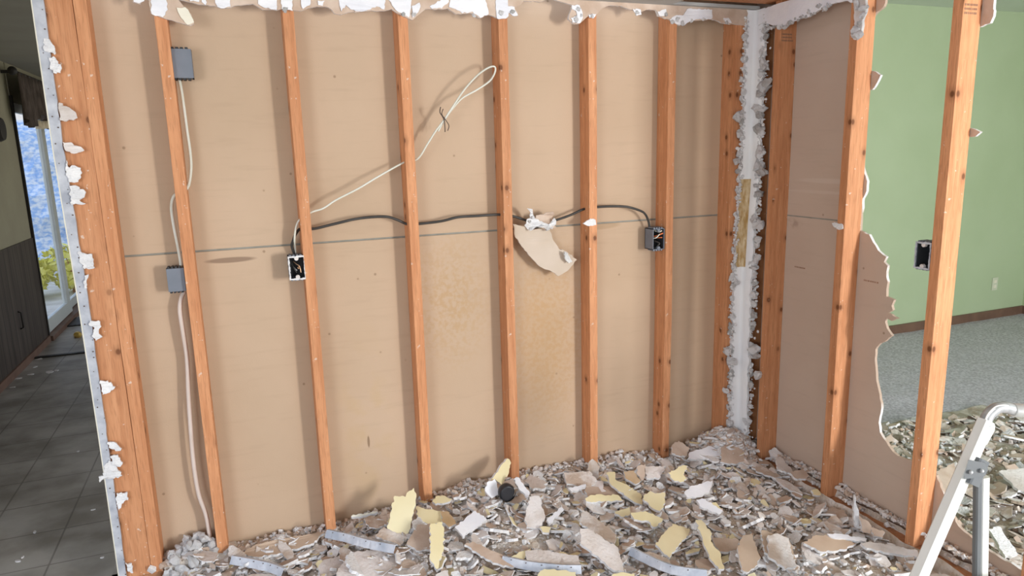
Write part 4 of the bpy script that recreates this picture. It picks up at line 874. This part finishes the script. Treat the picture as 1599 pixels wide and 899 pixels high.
# countable fragments
def scr(p):
    d = p - CO; z = d.dot(CF); return 799.5 + FPX * d.dot(CR) / z, 449.5 - FPX * d.dot(CU) / z
kinds = [(0, 'mottled tan and white'), (1, 'dusty grey'), (2, 'brown paper-faced'), (3, 'pale yellow'), (4, 'white gypsum')]
wts = [.36, .24, .20, .06, .14]
refs = [(scr(o.location), o['label']) for o in bpy.data.objects if o.name.startswith('drywall_slab')]
for k in range(295):
    zone = 'main' if k < 235 else 'green'
    x, y = rpos(rnd, zone)
    L = rnd.uniform(.03, .088) if zone == 'main' else rnd.uniform(.035, .09); asp = rnd.choice((.3, .45, .6, .8)); mi, kn = rnd.choices(kinds, wts)[0]
    if mi in (1, 3, 4) and zone == 'green': mi, kn = kinds[rnd.choice((0, 2))]
    bm = bmesh.new(); th = rnd.choice((.004, .010, .012))
    add_shard(bm, Vector(), L, L * asp, th, rrot(rnd, .22), rnd, 0, 1, 2)
    z = H(x, y) + rnd.uniform(.012, .03)
    x = min(x, XC - L * 1.0 - .01) if x < XC else max(x, WX + .02 + L); y = min(y, -.012 - L * .9) if x < XC else y
    o = bm_obj('drywall_fragment', bm, [FM[mi], M_GYP, M_PAPERF], None, (x, y, z))
    size = 'small' if L < .048 else ('medium' if L < .07 else 'large'); shp = 'narrow ' if asp < .4 else ('chunky ' if asp > .7 else '')
    if zone == 'main':
        q = scr(o.location); r_ = min(refs, key=lambda r: (r[0][0] - q[0]) ** 2 + 2 * (r[0][1] - q[1]) ** 2); dx, dy = q[0] - r_[0][0], q[1] - r_[0][1]
        side_ = ('right of' if dx > 0 else 'left of') if abs(dx) > 1.3 * abs(dy) else ('below' if dy > 0 else 'behind')
        wh = side_ + ' the ' + short(r_[1])
    else:
        q = scr(o.location)
        wh = 'on the carpet ' + ('low behind the ladder' if q[1] > 800 else ('beside the grey ladder hinge' if q[1] > 700 and q[0] > 1480 else ('at the torn wall edge' if q[0] < 1480 else 'farther into the green room')))
    tag(o, '%s %s%s fragment %s' % (size, shp, kn, wh), 'drywall fragment', 'fragments like this one: %s %s%s, %s' % (size, shp, kn, wh))

# lengths of old metal corner bead lying in the rubble
def bead_piece(pl, label, dz, w_=.032):
    pts = []
    for u, v in pl:
        p = onp(u, v, 2, .06)
        for _ in range(3): p = onp(u, v, 2, H(p.x, min(-.01, p.y)) + dz)
        pts.append(p)
    zz = sum(p.z for p in pts) / len(pts); pts = [Vector((p.x, p.y, p.z * .3 + zz * .7)) for p in pts]; c = pts[0].copy(); pts = spline(pts, 10); bm = bmesh.new(); prev = None
    for i, p in enumerate(pts):
        d = (pts[min(i + 1, len(pts) - 1)] - pts[max(i - 1, 0)]).normalized(); s = d.cross(Zv).normalized()
        e = .003 * noise.noise(p * 40)
        row = [bm.verts.new(q - c) for q in (p - s * (w_ * .5 + e) + Zv * .012, p + Zv * .018, p + s * (w_ * .5 - e) - Zv * .006, p + s * (w_ * .5 - e) - Zv * .009, p + Zv * .014, p - s * (w_ * .5 + e) + Zv * .008)]
        if prev:
            for k in range(6): bm.faces.new((prev[k], prev[(k + 1) % 6], row[(k + 1) % 6], row[k]))
        else: bm.faces.new(row)
        prev = row
    bm.faces.new(prev)
    o = bm_obj('corner_bead_offcut', bm, mat('blue_grey_bead', (.42, .47, .55), (.64, .67, .73), scale=14, bump=.3, bscale=60), None, c); tag(o, label, 'corner bead')
    for i in range(4, len(pts) - 3, 5):
        h_ = link('nail_hole', HM[1], o, pts[i] - c + Zv * .0125 + Vector((0, -.006, 0)))
bead_piece(C8([(445, 655), (560, 668), (700, 690), (870, 700)]), 'blue-grey corner bead offcut with nail holes below the upright yellow slab', .05)
bead_piece(C8([(-150, 790), (0, 820), (100, 850), (175, 880)]), 'blue-grey bead offcut at the lower left of the heap', .04)
bead_piece(C4([(740, 745), (850, 800), (1000, 850), (1215, 885)]), 'long blue-grey bead offcut along the bottom edge', .035)
bead_piece(C4([(-60, 800), (100, 830), (300, 850), (430, 860)]), 'curved blue-grey bead offcut by the flat dusty slab', .03)

# dark plastic cap at the foot of the fourth stud
p = onp(795, 788, 2, .1)
for _ in range(4): p = onp(795, 788, 2, H(p.x, p.y) + .012)
p = Vector((p.x, p.y + .03, p.z + .045))
bo = root('old_wall_box', p, 'black rounded plastic box lying at the foot of the fourth slim stud', 'electrical box')
bm = bmesh.new(); bmesh.ops.create_uvsphere(bm, u_segments=20, v_segments=12, radius=.036)
for v in bm.verts: v.co.z *= 1.05; v.co.y = max(v.co.y, -.018) if v.co.y < 0 else v.co.y
bm_obj('cap_body', bm, mat('black_plastic', (.02, .02, .022), (.035, .035, .04), scale=5, rough=.4), bo, smooth=True)
bm = bmesh.new(); bmesh.ops.create_cone(bm, cap_ends=False, segments=24, radius1=.038, radius2=.036, depth=.012, matrix=Matrix.Translation((0, -.014, 0)) @ Matrix.Rotation(math.pi / 2, 4, 'X')); bm_obj('rim', bm, MATS['black_plastic'], bo)

# lumpy chunks piled in the first bay
rnd = random.Random(21)
for k in range(24):
    x = rnd.uniform(-.15, .022); y = rnd.uniform(-.05, .06); s = rnd.uniform(.013, .024)
    o = lump(None, Vector((x, y, H(x, y) + rnd.uniform(.008, .03) + .02 * math.exp(-((x + .045) / .05) ** 2))), s, rnd, 'plaster_lump')
    tag(o, 'lumpy white plaster chunk piled between the end post and the first slim stud', 'plaster chunk', 'plaster chunks in the first bay')
for k, (u, v, s, lb) in enumerate([(1207, 706, .026, 'rounded white plaster lump at the foot of the first right-wall stud'), (620, 789, .02, 'white plaster lump perched behind the upright yellow slab'), (463, 829, .013, 'small white plaster lump in front of the second slim stud'),
        (1130, 690, .022, 'white plaster lump on the corner heap, left of the strip foot'), (1168, 690, .024, 'white plaster lump on the corner heap, right of the strip foot'), (1100, 686, .018, 'white plaster lump on the left slope of the corner heap')]):
    p = onp(u, v, 2, .1)
    for _ in range(4): p = onp(u, v, 2, H(min(p.x, XC), min(p.y, -.02)) + s * .6)
    p.y = min(p.y, -s); tag(lump(None, p, s, rnd, 'plaster_lump'), lb, 'plaster chunk')
# a few scraps on the hall floor
rnd = random.Random(31)
hs = [(40, 565), (55, 572), (62, 560), (30, 590), (78, 580), (48, 584), (20, 604), (88, 578), (35, 869), (160, 869), (28, 875), (54, 830), (122, 704), (145, 795)]
for q, (u, v) in enumerate(hs):
    p = onp(u, v, 2, .004); L = rnd.uniform(.02, .05) if q < 8 else rnd.uniform(.008, .014)
    bm = bmesh.new(); add_shard(bm, Vector(), L, L * .6, .004, rrot(rnd, .03), rnd, 0, 1, 1); o = bm_obj('floor_scrap', bm, [M_MIX2, M_GYP], None, p)
    tag(o, 'pale plaster scrap on the dark hall floor along the panelled wall' if q < 8 else 'tiny plaster chip on the hall floor left of the end post', 'plaster scrap', 'plaster scraps along the hall wall' if q < 8 else 'tiny chips on the near hall floor')

# ------------------------------------------------------------------ step ladder
def atd(u, v, t): r_ = ray(u, v); return CO + r_ * (t / r_.dot(CF))
T = 2.0
topL = atd(1540, 656, T); botL = atd(1435, 899, T)
dirf = (botL - topL).normalized(); footL = topL + dirf * ((.02 - topL.z) / dirf.z)
ld = root('step_ladder', footL, 'white aluminium folding step ladder with grey hinge at the lower right', 'ladder')
side = Vector((CR.x, CR.y, 0)).normalized() * .42 + Vector((0, 0, 0))
def rail(a, b, w_, d_, wdir, m, name, ins=None, off=Vector(), c=.004):
    """rectangular tube between a and b; w_ across wdir, d_ along the other axis"""
    ax = (b - a).normalized(); u_ = (wdir - ax * wdir.dot(ax)).normalized(); v_ = ax.cross(u_)
    bm = bmesh.new(); rows = []
    prof = [(-w_ / 2 + c, -d_ / 2), (w_ / 2 - c, -d_ / 2), (w_ / 2, -d_ / 2 + c), (w_ / 2, d_ / 2 - c), (w_ / 2 - c, d_ / 2), (-w_ / 2 + c, d_ / 2), (-w_ / 2, d_ / 2 - c), (-w_ / 2, -d_ / 2 + c)]
    for p in (a, b): rows.append([bm.verts.new(rel(ld, p + off + u_ * x + v_ * y)) for x, y in prof])
    for k in range(8): bm.faces.new((rows[0][k], rows[0][(k + 1) % 8], rows[1][(k + 1) % 8], rows[1][k]))
    bm.faces.new(rows[0]); bm.faces.new(rows[1])
    return bm_obj(name, bm, m, ld)
viewd = (topL - CO).normalized()
wd = (CR * .80 + viewd * .60).normalized()
hinge = atd(1521, 733, T)
for q, off in enumerate((Vector(), side)):
    rail(footL, topL, .040, .032, wd, M_ALU, 'front_rail', off=off)
    hb = atd(1531, 745, T + .03); dn = atd(1529, 899, T + .10); dr = (dn - hb).normalized(); fb = hb + dr * ((.02 - hb.z) / dr.z)
    rail(hb, fb, .024, .024, CR, M_ALU, 'rear_leg', off=off + Vector((.014, 0, 0)))
    rail(hb, fb, .018, .022, CR, M_BRK, 'rear_leg_channel', off=off + Vector((-.009, 0.002, 0)))
    # bracket wrapping the rail
    ax = (topL - footL).normalized(); a = hinge - ax * .042; b = hinge + ax * .036
    rail(a, b, .047, .040, wd, M_BRK, 'hinge_bracket', off=off)
    cpl = [(1512, 718), (1538, 722), (1543, 733), (1538, 743), (1522, 746), (1505, 748)]
    bm = bmesh.new(); slab_bm(bm, [rel(ld, atd(u, v, T - .03) + off) for u, v in cpl], -viewd, .045, 0, 0, 0); bm_obj('hinge_plate', bm, M_BRK, ld)
    for (u, v) in ((1516, 737), (1533, 735)):
        bm = bmesh.new(); c_ = rel(ld, atd(u, v, T - .034) + off); bmesh.ops.create_uvsphere(bm, u_segments=12, v_segments=8, radius=.006, matrix=Matrix.Translation(c_)); bm_obj('rivet', bm, M_ALUG, ld)
    # foot pads
    rail(footL, footL + ax * .05, .044, .040, wd, M_BRK, 'foot_pad', off=off)
    rail(fb, fb - dr * .05, .042, .03, CR, M_BRK, 'foot_pad', off=off)
# silver bent tube at the top, then white grip sleeve
c1 = [atd(1537, 664, T), atd(1541, 652, T), atd(1548, 643, T), atd(1557, 637, T), atd(1570, 636, T), atd(1584, 640, T)]
bm = bmesh.new(); tube_bm(bm, [rel(ld, p) for p in spline(c1)], .0165, 16)
bm_obj('bent_tube', bm, M_ALUG, ld)
for k in range(3):
    bm = bmesh.new(); tube_bm(bm, [rel(ld, p) - viewd * .0155 + CU * (.006 * (k - 1)) for p in spline(c1)], .0022, 6); bm_obj('tube_rib', bm, M_ALU, ld)
gA = atd(1582, 640, T); gB = gA + side * .72 + (atd(1599, 646, T) - gA) * .0 + Vector((0, 0, -.03)); 
bm = bmesh.new(); tube_bm(bm, [rel(ld, gA), rel(ld, gA.lerp(gB, .5)) , rel(ld, gB)], .0195, 16); bm_obj('grip_sleeve', bm, M_ALU, ld)
bm = bmesh.new(); e2 = topL + side; tube_bm(bm, [rel(ld, p) for p in spline([gB, gB + side * .12 + Vector((0, 0, -.01)), e2 + Vector((0, 0, .02)), e2])], .0175, 16); bm_obj('bent_tube', bm, M_ALUG, ld)
# hinge ear near the tube
bm = bmesh.new(); slab_bm(bm, [rel(ld, atd(u, v, T + .004)) for u, v in [(1540, 662), (1554, 664), (1553, 672), (1541, 694), (1534, 694)]], -viewd, .01, 0, 0, 0); bm_obj('tube_ear', bm, M_ALU, ld)
for k, tt in enumerate((.2, .46, )):
    pz = footL.lerp(topL, tt * .8 + .02); a_ = rel(ld, pz); bm = bmesh.new()
    f = Vector((-CF.x, -CF.y, 0)).normalized() * .05
    slab_bm(bm, [a_ + f, a_ + side + f, a_ + side - f, a_ - f], (0, 0, 1), .02, 0, 0, 0); bm_obj('step', bm, M_ALU, ld)
